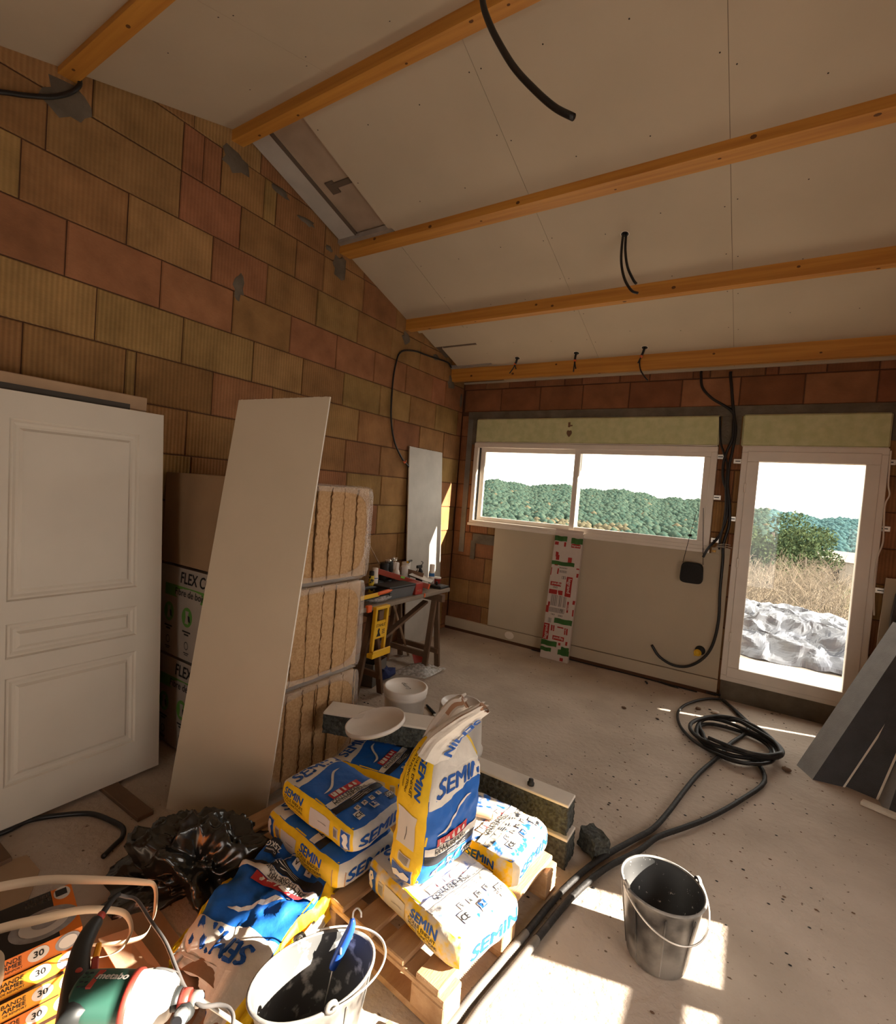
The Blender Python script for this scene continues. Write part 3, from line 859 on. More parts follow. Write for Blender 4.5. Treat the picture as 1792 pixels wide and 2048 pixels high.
def door_leaf():
    Wd, Hd, Td = 0.83, 2.055, 0.04
    P0 = Vector((0.425, -3.90, 0.025)); up = Vector((0.265 - 0.425, 0, 2.05)).normalized(); along = Vector((0, -1, 0)); out = along.cross(up)
    if out.x < 0: out = -out
    T = thing('door_leaf', 'white primed panelled door leaf leaning against its raw casing at far left', 'door', P0)
    def F(u, v, w=0.0): return P0 + along * u + up * v + out * w
    mb = MB(); m = MT['doorpaint']
    # flat stiles and rails round three recessed panels
    ys = [0.135, 0.72]
    zs = [(0.19, 0.70), (0.79, 0.955), (1.06, 1.925)]
    def quad(u0, u1, v0, v1, w=0):
        mb.add([F(u0, v0, w), F(u1, v0, w), F(u1, v1, w), F(u0, v1, w)], [(0, 1, 2, 3)], m)
    quad(0, ys[0], 0, Hd); quad(ys[1], Wd, 0, Hd)
    prev = 0
    for a, b in zs: quad(ys[0], ys[1], prev, a); prev = b
    quad(ys[0], ys[1], prev, Hd)
    for a, b in zs:
        rings = [(0, 0), (0.008, -0.009), (0.018, -0.007), (0.030, -0.0115), (0.042, -0.0115), (0.055, -0.002)]
        R_ = []
        for d, w in rings: R_.append([F(ys[0] + d, a + d, w), F(ys[1] - d, a + d, w), F(ys[1] - d, b - d, w), F(ys[0] + d, b - d, w)])
        vs = [p for r in R_ for p in r]
        fs = []
        for i in range(len(R_) - 1):
            for k in range(4): fs.append((4 * i + k, 4 * i + (k + 1) % 4, 4 * i + 4 + (k + 1) % 4, 4 * i + 4 + k))
        fs.append(tuple(4 * (len(R_) - 1) + k for k in range(4)))
        mb.add(vs, fs, m)
    c = [F(0, 0, 0), F(Wd, 0, 0), F(Wd, Hd, 0), F(0, Hd, 0), F(0, 0, -Td), F(Wd, 0, -Td), F(Wd, Hd, -Td), F(0, Hd, -Td)]
    mb.add(c, [(4, 5, 6, 7), (0, 1, 5, 4), (1, 2, 6, 5), (2, 3, 7, 6), (3, 0, 4, 7)], m)
    mb.build('panelled_slab', T, world=True)
    for v in (0.3, 1.05, 1.85):
        k = MB(); k.add([F(-0.001, v, -0.01), F(-0.004, v, -0.01), F(-0.004, v + 0.02, -0.01), F(-0.001, v + 0.02, -0.01), F(-0.001, v, -0.03), F(-0.004, v, -0.03), F(-0.004, v + 0.02, -0.03), F(-0.001, v + 0.02, -0.03)], [(0, 1, 2, 3), (7, 6, 5, 4), (0, 4, 5, 1), (1, 5, 6, 2), (2, 6, 7, 3), (3, 7, 4, 0)], MT['white'])
        k.build('spacer_pad', T, world=True)
door_leaf()
m = MB(); m.bbox((0.36, -4.20, 0.0), (0.80, -4.12, 0.024), MT['rawwood'], 0.003)
tag(m.build('timber_batten'), 'short dusty timber batten under the white door leaf, nearer the plasterboard', 'batten')
m = MB(); m.bbox((0.36, -4.72, 0.0), (0.655, -4.65, 0.024), MT['rawwood'], 0.003)
tag(m.build('timber_batten'), 'short dark timber batten under the door leaf at the left picture edge', 'batten')

# ---- shrink-wrapped wood-fibre packs
def pack(z0, z1, label, printed, seed):
    r = random.Random(seed)
    x0, x1, y0, y1 = 0.03, 1.165, -3.735, -3.03
    if z1 > 1.5: x1 += 0.015
    T = thing('insulation_pack', label, 'insulation pack', ((x0 + x1) / 2, (y0 + y1) / 2, z0), group='shrink-wrapped insulation packs')
    n = 6; w = (y1 - y0 - 0.04) / n
    for i in range(n):
        mb = MB(); a = y0 + 0.02 + i * w
        jag = r.uniform(-0.008, 0.008)
        def F(u, v, a=a, jag=jag, i=i):
            yy = a + 0.001 + (w - 0.002) * v; zz = z0 + 0.015 + (z1 - z0 - 0.03) * u
            e = 0.008 * noise.noise(Vector((yy * 25, zz * 25, i))) - 0.004 * (abs(2 * v - 1) ** 8)
            return Vector((x1 - 0.02 + jag + e, yy + 0.004 * noise.noise(Vector((zz * 14, i, 0))), zz))
        mb.grid(F, 26, 8, MT['fibre'])
        mb.box((x0 + 0.02, a + 0.003, z0 + 0.012), (x1 - 0.034, a + w - 0.003, z1 - 0.012), MT['fibre'])
        mb.build('fibre_slab', T, world=True)
        # ragged lip on one side of each slab
        mb = MB()
        pts = []
        k = 30
        for j in range(k + 1):
            zz = z0 + 0.02 + (z1 - z0 - 0.04) * j / k
            pts.append(Vector((x1 - 0.017 + 0.004 * r.random(), a + w + 0.006 * r.uniform(-1, 1), zz)))
        mb.tube(pts, lambda t: 0.0022 + 0.0018 * abs(sin(t * 40)), MT['fibredark'] if r.random() < .35 else MT['fibre'], n=5, sm=1)
        mb.build('ragged_edge', T, world=True)
    # printed or plain wrapper on the long face
    mb = MB()
    mm = MT['printgrey'] if printed else MT['kraft']
    def L_(u, v):
        b = 0.012 * sin(pi * u) * sin(pi * v)
        return Vector((x0 + (x1 - x0 - 0.03) * u, y0 - b, z0 + 0.004 + (z1 - z0 - 0.008) * v))
    mb.grid(L_, 16, 8, mm)
    mb.grid(lambda u, v: Vector((x0 + (x1 - x0 - 0.03) * u, y0 + (y1 - y0) * v, z1 - 0.006 + 0.005 * sin(pi * v))), 8, 8, mm)
    if printed:
        D = lambda u, v: L_((u - x0) / (x1 - x0 - 0.03), (v - z0) / (z1 - z0)) + Vector((0, -0.0015, 0))
        z_t = z1 - 0.062
        put_text(mb, 'FLEX CONTACT', D, 0.575, z_t, 0.098, MT['printblack'], bold=0.022, wide=0.86)
        put_poly(mb, [(0.10, z1 - 0.19), (0.62, z1 - 0.19), (0.60, z1 - 0.115), (0.10, z1 - 0.115)], D, MT['printgreen'])
        D2 = lambda u, v: D(u, v) + Vector((0, -0.001, 0))
        put_text(mb, 'Fibre de bois', D2, 0.38, z1 - 0.153, 0.062, MT['printblack'], bold=0.01)
        for i in range(5):
            cx = 0.16 + 0.21 * i; cz_ = z1 - 0.295
            put_poly(mb, [(cx + 0.058 * cos(a), cz_ + 0.062 * sin(a)) for a in [pi / 10 * q for q in range(20)]], D, MT['printgreen'])
            put_poly(mb, [(cx - 0.02, cz_ - 0.04), (cx + 0.02, cz_ - 0.04), (cx + 0.012, cz_), (cx + 0.02, cz_ + 0.04), (cx - 0.02, cz_ + 0.04), (cx - 0.012, cz_)], D2, MT['printgrey'] if i < 3 else MT['printblack'])
            put_poly(mb, [(cx + 0.016, cz_ - 0.02), (cx + 0.042, cz_ - 0.03), (cx + 0.03, cz_ + 0.012), (cx + 0.01, cz_ + 0.012)], D2, MT['printblack'])
            put_rect(mb, cx - 0.045, z1 - 0.392, cx + 0.045, z1 - 0.382, D, MT['printblack'])
            put_rect(mb, cx - 0.025, z1 - 0.410, cx + 0.025, z1 - 0.400, D, MT['printblack'])
            cz_ = z1 - 0.475
            for q in range(20):
                a = pi / 10 * q; b = pi / 10 * (q + 1)
                put_poly(mb, [(cx + 0.022 * cos(a), cz_ + 0.026 * sin(a)), (cx + 0.022 * cos(b), cz_ + 0.026 * sin(b)), (cx + 0.017 * cos(b), cz_ + 0.021 * sin(b)), (cx + 0.017 * cos(a), cz_ + 0.021 * sin(a))], D, MT['printblack'])
            put_rect(mb, cx - 0.028, z1 - 0.525, cx + 0.028, z1 - 0.519, D, MT['printblack'])
            put_rect(mb, cx - 0.02, z1 - 0.536, cx + 0.02, z1 - 0.531, D, MT['printblack'])
    wr_ = mb.build('wrapper', T, world=True)
    # clear film with a rounded opening on the end face
    mb = MB()
    cy_, cz_ = (y0 + y1) / 2, (z0 + z1) / 2; hy, hz = (y1 - y0) / 2, (z1 - z0) / 2
    nn = 64
    def se(a, h1, h2, p):
        c, s_ = cos(a), sin(a)
        k = (abs(c) ** p + abs(s_) ** p) ** (-1 / p)
        return c * k * h1, s_ * k * h2
    rings = []
    for (f1, p, dx) in ((1.0, 14, -0.03), (1.0, 14, 0.0), (0.97, 10, 0.010), (0.93, 7, 0.006), (0.89, 5, 0.0), (0.87, 4.5, -0.008)):
        rg = []
        for k in range(nn):
            a = 2 * pi * k / nn
            yy, zz = se(a, hy * f1, hz * (f1 - (0.02 if f1 < 0.97 else 0)), p)
            d = 0.007 * noise.noise(Vector((yy * 18, zz * 18, seed + f1 * 7))) if f1 < 1 else 0
            rg.append(Vector((x1 + dx + d, cy_ + yy, cz_ + zz)))
        rings.append(rg)
    vs = [p for g_ in rings for p in g_]
    fs = [(i * nn + k, i * nn + (k + 1) % nn, (i + 1) * nn + (k + 1) % nn, (i + 1) * nn + k) for i in range(len(rings) - 1) for k in range(nn)]
    mb.add(vs, fs, MT['film'], True)
    mb.build('film_end', T, world=True)
pack(0.012, 0.575, 'lowest of the three wood-fibre insulation packs stacked behind the leaning board', True, 1)
pack(0.585, 1.155, 'middle wood-fibre insulation pack of the stack, black lettering along its top edge', True, 2)
pack(1.165, 1.745, 'topmost brown wood-fibre insulation pack of the stack, its long side unprinted', False, 3)

# ---- tall plasterboard strip leaning on the packs
def slab4(name, P, t, nrm, m_face, m_edge, label, cat, **kw):
    """P: bottom-left, bottom-right, top-right, top-left; extruded by -nrm*t"""
    T = thing(name, label, cat, P[0], **kw)
    P = [Vector(p) for p in P]; nrm = Vector(nrm).normalized()
    mb = MB()
    mb.add(P + [p - nrm * t for p in P], [(0, 1, 2, 3), (7, 6, 5, 4)], m_face); mb.build('paper_face', T, world=True)
    mb = MB(); r = random.Random(2)
    for a, b in ((0, 1), (1, 2), (2, 3), (3, 0)):
        n_ = 40; vs = []
        ax = (P[b] - P[a]); o_ = ax.normalized().cross(nrm)
        for i in range(n_ + 1):
            q = P[a] + ax * (i / n_); j = r.uniform(0, 0.004) if i % n_ else 0
            vs += [q + o_ * 0.0003, q - nrm * t * 0.5 + o_ * j, q - nrm * t + o_ * 0.0003]
        fs = []
        for i in range(n_): fs += [(3 * i, 3 * i + 3, 3 * i + 4, 3 * i + 1), (3 * i + 1, 3 * i + 4, 3 * i + 5, 3 * i + 2)]
        mb.add(vs, fs, m_edge)
    mb.build('cut_edge', T, world=True)
    return T
P = [(0.803, -4.059, 0.0), (1.317, -3.858, 0.0), (1.368, -3.653, 2.192), (0.890, -3.843, 2.154)]
e = Vector(P[1]) - Vector(P[0]); u_ = Vector(P[3]) - Vector(P[0]); nn_ = e.cross(u_).normalized()
if nn_.y > 0: nn_ = -nn_
slab4('plasterboard_offcut', P, 0.013, nn_, MT['board'], MT['plasteredge'], 'tall tan plasterboard strip leaning on the insulation packs, between door leaf and bags', 'plasterboard')
# ---- pale board leaning on the block wall by the back corner
MT['greyboard'] = mk('pale_grey_board', (0.52, 0.49, 0.44), 0.75, 0.12, 6, spec=0.2)
P = [(0.125, -1.065, 0.0), (0.115, -0.345, 0.0), (0.025, -0.445, 2.205), (0.025, -1.11, 2.207)]
slab4('plasterboard_sheet', P, 0.013, (1, 0, 0.04), MT['greyboard'], MT['plasteredge'], 'pale grey board leaning on the block wall behind the workbench, in a sun patch', 'plasterboard')

# ---- graphite foam panels leaning at the right
def foam(A, B, C_, D_, d, L, lab, white=True):
    A, B, C_, D_ = map(Vector, (A, B, C_, D_)); d = Vector(d).normalized() * L
    T = thing('foam_slab', lab, 'insulation panel', B)
    mb = MB()
    vs = [A, B, C_, D_, A + d, B + d, C_ + d, D_ + d]
    # clip against the floor is natural: the section sits on z=0
    mb.add(vs, [(0, 1, 2, 3), (7, 6, 5, 4), (1, 5, 6, 2), (2, 6, 7, 3), (3, 7, 4, 0)], MT['eps'])
    mb.add(vs, [(0, 4, 5, 1)], MT['epslight']); mb.build('foam_core', T, world=True)  # one long side is a paler grey than the rest
    if white:
        n_ = (C_ - B).cross(d).normalized(); o_ = (C_ - B).normalized() * 0.012
        mb = MB(); mb.hexa([C_, C_ + o_, D_ + o_, D_, C_ + d, C_ + o_ + d, D_ + o_ + d, D_ + d], MT['plasteredge']); mb.build('plaster_facing', T, world=True)
foam((3.626, -1.093, 0), (3.705, -1.256, 0), (3.868, -1.228, 0), (3.79, -1.06, 0.0), (0.50, 0.43, 1.05), 1.25, 'grey foam panel with one pale face, leftmost of those leaning at the right')
foam((3.83, -1.02, 0), (3.87, -1.20, 0), (4.03, -1.26, 0), (3.99, -1.04, 0.0), (0.34, 0.42, 1.05), 1.1, 'dark foam panel with plaster facing, second of those leaning at the right')
foam((4.02, -1.1, 0), (4.06, -1.42, 0), (4.2, -1.36, 0), (4.17, -1.1, 0.0), (0.2, 0.42, 0.6), 0.9, 'dark foam panel leaning lowest, rightmost at the picture edge', True)
m = MB(); m.bbox((0, 0, 0), (0.22, 0.06, 0.02), MT['plasteredge'], 0.002, Matrix.Translation((3.93, -1.42, 0.002)) @ Matrix.Rotation(radians(-20), 4, 'Z'))
tag(m.build('plaster_strip'), 'thin cream plaster sliver lying before the dark foam panels', 'offcut')
P = [(4.135, -0.10, 0.0), (4.36, -0.10, 0.0), (4.36, -0.07, 1.32), (4.168, -0.07, 1.32)]
slab4('plasterboard_offcut', P, 0.013, (0, -1, 0), MT['board'], MT['plasteredge'], 'narrow plasterboard offcut standing right of the glazed door', 'plasterboard')
m = MB(); pts = [(4.205, -0.165, 0.9), (4.21, -0.165, 1.05), (4.222, -0.165, 1.2), (4.25, -0.165, 1.28), (4.45, -0.165, 1.28), (4.45, -0.165, 0.9)]
m.prism([(x, y, z) for x, y, z in pts] + [(4.45, -0.165, 0.0), (4.205, -0.165, 0.0)], MT['eps'], (0, 0.04, 0))
tag(m.build('foam_offcut'), 'upright dark foam offcut with ragged left edge, by the right picture edge', 'insulation panel')

# ---- trestle workbench
BT = thing('workbench_plank', 'dusty grey plank laid across two trestles as a workbench', 'workbench', (0.44, -1.95, 0.757))
BT.rotation_euler = (0, 0, 0)
m = MB(); m.bbox((0.20, -2.72, 0.757), (0.745, -1.235, 0.795), MT['greyplank'], 0.004); m.build('plank', BT, world=True)
def trestle(y, lab, sp=0.27):
    T = thing('trestle', lab, 'trestle', (0.45, y, 0), group='trestles under the workbench')
    m = MB(); m.beam((0.17, y, 0.72), (0.79, y, 0.72), 0.055, 0.07, MT['rawwood']); m.build('crossbar', T, world=True)
    for x in (0.24, 0.70):
        for s in (-1, 1):
            m = MB(); m.beam((x, y + 0.02 * s, 0.70), (x, y + sp * s, 0.01), 0.03, 0.055, MT['rawwood'], up=(1, 0, 0)); m.build('leg', T, world=True)
    for s in (-1, 1):
        m = MB(); m.beam((0.22, y + sp * 0.75 * s, 0.17), (0.72, y + sp * 0.75 * s, 0.17), 0.03, 0.05, MT['rawwood']); m.build('stretcher', T, world=True)
trestle(-1.42, 'right-hand wooden trestle under the workbench, by the pale board', 0.12)
trestle(-2.36, 'left-hand wooden trestle under the workbench, by the insulation packs', 0.17)
m = MB(); m.beam((0.62, -1.47, 0.67), (0.62, -2.36, 0.36), 0.025, 0.06, MT['rawwood'], up=(1, 0, 0))
tag(m.build('diagonal_batten'), 'dark diagonal batten bracing the two trestles together', 'batten')
m = MB(); m.tube([(0.42, -1.78, 0.75), (0.30, -1.24, 0.01)], 0.012, MT['mdf'], sm=1)
tag(m.build('wooden_stick'), 'thin pale stick leaning under the workbench', 'stick')

# ---- buckets and pails
def pail(name, c, ztop, r1, r0, label, mat_, lidded=True):
    T = thing(name, label, 'pail', (c[0], c[1], 0), group='white plastic pails on the floor')
    m = MB(); m.lathe([(0, 0.002), (r0 - 0.01, 0.0), (r0, 0.008), (r1, ztop - 0.07), (r1 + 0.006, ztop - 0.068), (r1 + 0.006, ztop - 0.05), (r1, ztop - 0.048), (r1 + 0.001, ztop - 0.01)], mat_, 48)
    b = m.build('pail_body', T)
    if lidded:
        m = MB(); m.lathe([(r1 + 0.010, ztop - 0.045), (r1 + 0.012, ztop - 0.005), (r1 + 0.008, ztop), (r1 - 0.004, ztop), (r1 - 0.01, ztop - 0.01), (0.0, ztop - 0.006)], MT['white'], 48); m.build('lid', T)
    return T, b
T, b = pail('lidded_pail', (1.221, -2.568), 0.33, 0.148, 0.135, 'white lidded plastic pail with faint pen scribble, nearest the workbench', MT['white'])
m = MB()
for i in range(6):
    a = radians(-62 + 0); rr = 0.1485
    m.grid(lambda u, v: Vector((rr * cos(a + 0.06 * u), rr * sin(a + 0.06 * u), 0.07 + 0.025 * i + 0.004 * v)), 3, 1, MT['darkrebate'])
m.grid(lambda u, v: Vector((0.1485 * cos(-1.02 + 0.01 * u), 0.1485 * sin(-1.02 + 0.01 * u), 0.06 + 0.15 * v)), 1, 1, MT['darkrebate'])
m.build('level_marks', T)
m = MB(); D = lambda u, v: Vector((u, v, 0.3265)); put_text(m, 'Lump', D, 0.0, 0.0, 0.055, MT['darkrebate'], rot=radians(150), bold=0.0, shear=0.3); m.build('pen_scribble', T)
# second pail stands upside-down
T = thing('upturned_pail', 'milky plastic pail standing upside-down right of the lidded pail', 'pail', (1.665, -2.535, 0), group='white plastic pails on the floor')
m = MB(); m.lathe([(0.168, 0.0), (0.172, 0.03), (0.160, 0.035), (0.145, 0.31), (0.142, 0.326), (0.132, 0.327), (0.128, 0.312), (0.0, 0.314)], MT['clearplastic'], 48)
m.build('pail_body', T)
def lid_at(c, n_, r):
    T = thing('pail_lid', 'loose white pail lid lying tipped on the foam block behind the bags', 'lid', c)
    T.rotation_euler = Vector((0, 0, 1)).rotation_difference(Vector(n_).normalized()).to_euler()
    m = MB(); m.lathe([(0, 0.004), (r - 0.012, 0.0), (r - 0.008, 0.008), (r, 0.009), (r, -0.014), (r - 0.003, -0.014), (r - 0.004, 0.0), (0, -0.002)], MT['white'], 56); m.build('lid_disc', T)
lid_at((1.565, -3.335, 0.448), (-0.2, -0.126, 1), 0.167)

MT['bucket'] = mk('black_mason_bucket', (0.022, 0.021, 0.021), 0.33, 0.0, 6, col2=(0.34, 0.32, 0.29), thr=(0.38, 0.62), detail=5, spec=0.7)
MT['bucketin'] = mk('bucket_inside', (0.03, 0.03, 0.03), 0.5, 0.0, 60, col2=(0.62, 0.60, 0.56), thr=(0.66, 0.72), spec=0.6)
MT['bucketdust'] = mk('dusty_bucket_inside', (0.10, 0.10, 0.098), 0.7, 0.0, 22, col2=(0.62, 0.60, 0.56), thr=(0.55, 0.68), spec=0.3)
MT['rimdust'] = mk('dusty_rim', (0.33, 0.31, 0.28), 0.7, 0.0, 18, col2=(0.12, 0.115, 0.11), spec=0.4)
MT['wire'] = mk('zinc_wire', (0.78, 0.74, 0.68), 0.35, metal=0.5)
def bucket(c, n_, H_, r1, r0, label, mi, hang, spin=0.0, hk=1.2, oval=(1, 1)):
    q = Vector((0, 0, 1)).rotation_difference(Vector(n_).normalized())
    T = thing('mason_bucket', label, 'bucket', Vector(c) - q @ Vector((0, 0, H_)))
    T.rotation_euler = q.to_euler()
    def ov(mb):
        cs, sn = cos(spin), sin(spin)
        for p in mb.v:
            k = max(0, min(1, p.z / H_)); u = p.x * cs + p.y * sn; w = -p.x * sn + p.y * cs
            u *= 1 + (oval[0] - 1) * k; w *= 1 + (oval[1] - 1) * k
            p.x = u * cs - w * sn; p.y = u * sn + w * cs
        return mb
    m = MB(); m.lathe([(0, 0.0), (r0 - 0.006, 0.0), (r0, 0.006), (r1 - 0.006, H_ - 0.02), (r1, H_ - 0.012), (r1 + 0.003, H_)], MT['bucket'], 64)
    for k in range(8):   # moulded ribs
        a = 2 * pi * k / 8 + 0.3 + spin
        m.beam((r0 * 1.0 * cos(a), r0 * sin(a), 0.01), ((r1 - 0.004) * cos(a), (r1 - 0.004) * sin(a), H_ - 0.03), 0.006, 0.006, MT['bucket'], up=(cos(a), sin(a), 0))
    ov(m).build('bucket_shell', T)
    m = MB(); m.lathe([(r1 - 0.003, H_ - 0.002), (r1 - 0.010, H_ - 0.02), (r0 - 0.003, 0.006), (0, 0.005)], mi, 64); ov(m).build('bucket_inside', T)
    m = MB(); m.lathe([(r1 + 0.004, H_ - 0.004), (r1 + 0.004, H_ + 0.002), (r1 - 0.002, H_ + 0.004), (r1 - 0.006, H_ - 0.001)], MT['rimdust'], 64); ov(m).build('rim', T)
    for s in (0, pi):
        a = spin + s
        m = MB(); m.lathe([(0.016, -0.006), (0.016, 0.006), (0.006, 0.006), (0.006, -0.006)], MT['bucket'], 16, Matrix.Translation(((r1 + 0.002) * cos(a), (r1 + 0.002) * sin(a), H_ + 0.006)) @ Matrix.Rotation(a, 4, 'Z') @ Matrix.Rotation(pi / 2, 4, 'Y'))
        ov(m).build('handle_lug', T)
    m = MB(); pts = []
    for k in range(17):
        t = pi * k / 16; rr = r1 + 0.012
        p = Vector((cos(t) * rr, 0, 0)) + Vector((0, -cos(hang), -sin(hang))) * sin(t) * rr * hk
        pts.append(Matrix.Rotation(spin, 3, 'Z') @ p + Vector((0, 0, H_ + 0.006)))
    m.tube(pts, 0.0032, MT['wire'], n=8, sm=3); ov(m).build('wire_handle', T)
    return T
bucket((3.053, -3.345, 0.285), (0, 0, 1), 0.285, 0.152, 0.110, 'empty black mason bucket on the bare floor right of the tubes', MT['bucketin'], radians(30), radians(42))
B2 = bucket((2.254, -4.422, 0.30), (0, 0, 1), 0.30, 0.152, 0.118, 'plaster-caked black bucket squeezed oval, at the front between torn bag and pallet', MT['bucketdust'], radians(6), radians(158.65), 1.15, (0.80, 1.25))
m = MB(); m.lathe([(0, 0.055), (0.06, 0.06), (0.10, 0.045), (0.118, 0.05)], mk('dried_plaster', (0.16, 0.155, 0.145), 0.9, 0.0, 20, 0.8, 30, col2=(0.05, 0.05, 0.048)), 32); m.build('dried_plaster', B2)
# ================================================================== pallet, bags, blocks
MT['pine'] = mk('pallet_pine', (0.50, 0.32, 0.18), 0.8, 0.0, 4, 0.25, 30, col2=(0.40, 0.23, 0.12), stretch=(6, 0.8, 6), spec=0.2)
def dusty(name, col, d, sc=26, thr=(0.48, 0.60), **k):
    return mk(name, col, 0.55 if not d else 0.8, 0.0, sc, 0.25, 40, col2=(0.66, 0.60, 0.52) if d else tuple(v * 0.9 for v in col), thr=thr if d else (0.4, 0.7), detail=7, spec=0.35, **k)
def bagmats(d, tagn):
    t = dict(clean=(0.5, 0.6), dusty=(0.40, 0.56), heavy=(0.30, 0.50))[d]; on = d != 'clean'
    return {'y': dusty('bag_yellow' + tagn, (0.86, 0.54, 0.012), False), 'yd': dusty('bag_yellow_d' + tagn, (0.86, 0.54, 0.012), on, thr=(t[0] + 0.10, t[1] + 0.12)),
            'b': dusty('bag_blue' + tagn, (0.010, 0.115, 0.46), on, thr=t), 'w': dusty('bag_white' + tagn, (0.72, 0.66, 0.58), False),
            'r': dusty('bag_red' + tagn, (0.50, 0.030, 0.035), on, thr=t), 'k': dusty('bag_black' + tagn, (0.014, 0.014, 0.018), on, thr=t),
            'wb': dusty('bag_letter_blue' + tagn, (0.010, 0.085, 0.36), False), 'kk': MT['printblack'], 'kr': MT['kraft'], 'g': MT['galva']}
BM = {'clean': bagmats('clean', ''), 'dusty': bagmats('dusty', '_dusty'), 'heavy': bagmats('heavy', '_powdered')}
MT['foil'] = mk('label_white', (0.60, 0.55, 0.48), 0.6, 0.05, 10)

def bag_shape(L, Wd, H, seed, crump=0.006, sag=0.0, bulge=0.06):
    def F(x, y, z, off=0.0):
        p = 9.0
        k = (abs(x) ** p + abs(y) ** p + abs(z) ** p) ** (-1 / p)
        k = 1 + (k * max(abs(x), abs(y), abs(z)) - 1) * 1.0
        X, Y, Z = x * k, y * k, z * k
        t = 1 - 0.30 * abs(X) ** 6 - 0.10 * abs(Y) ** 8
        q = Vector((X * L / 2 * (1 + 0.02 * (1 - Z * Z)), Y * Wd / 2 * (1 + bulge * (1 - Z * Z)) * (1 - 0.05 * abs(X) ** 8), Z * H / 2 * t))
        s = Vector((q.x * 7 + seed, q.y * 7, q.z * 9))
        n_ = Vector((noise.noise(s), noise.noise(s + Vector((9, 3, 1))), noise.noise(s + Vector((2, 8, 5)))))
        s2 = s * 2.7
        n2 = Vector((noise.noise(s2), noise.noise(s2 + Vector((4, 3, 1))), 1 - abs(noise.noise(s2 + Vector((2, 8, 5)))) * 3))
        q += n_ * crump * 1.6 + n2 * crump * 0.6
        q.z -= sag * (abs(X) ** 2) * H
        if off:
            o = Vector((0, 0, 0)); m_ = max(abs(x), abs(y), abs(z))
            if abs(z) == m_: o.z = off * (1 if z > 0 else -1)
            elif abs(y) == m_: o.y = off * (1 if y > 0 else -1)
            else: o.x = off * (1 if x > 0 else -1)
            q += o
        return q
    return F

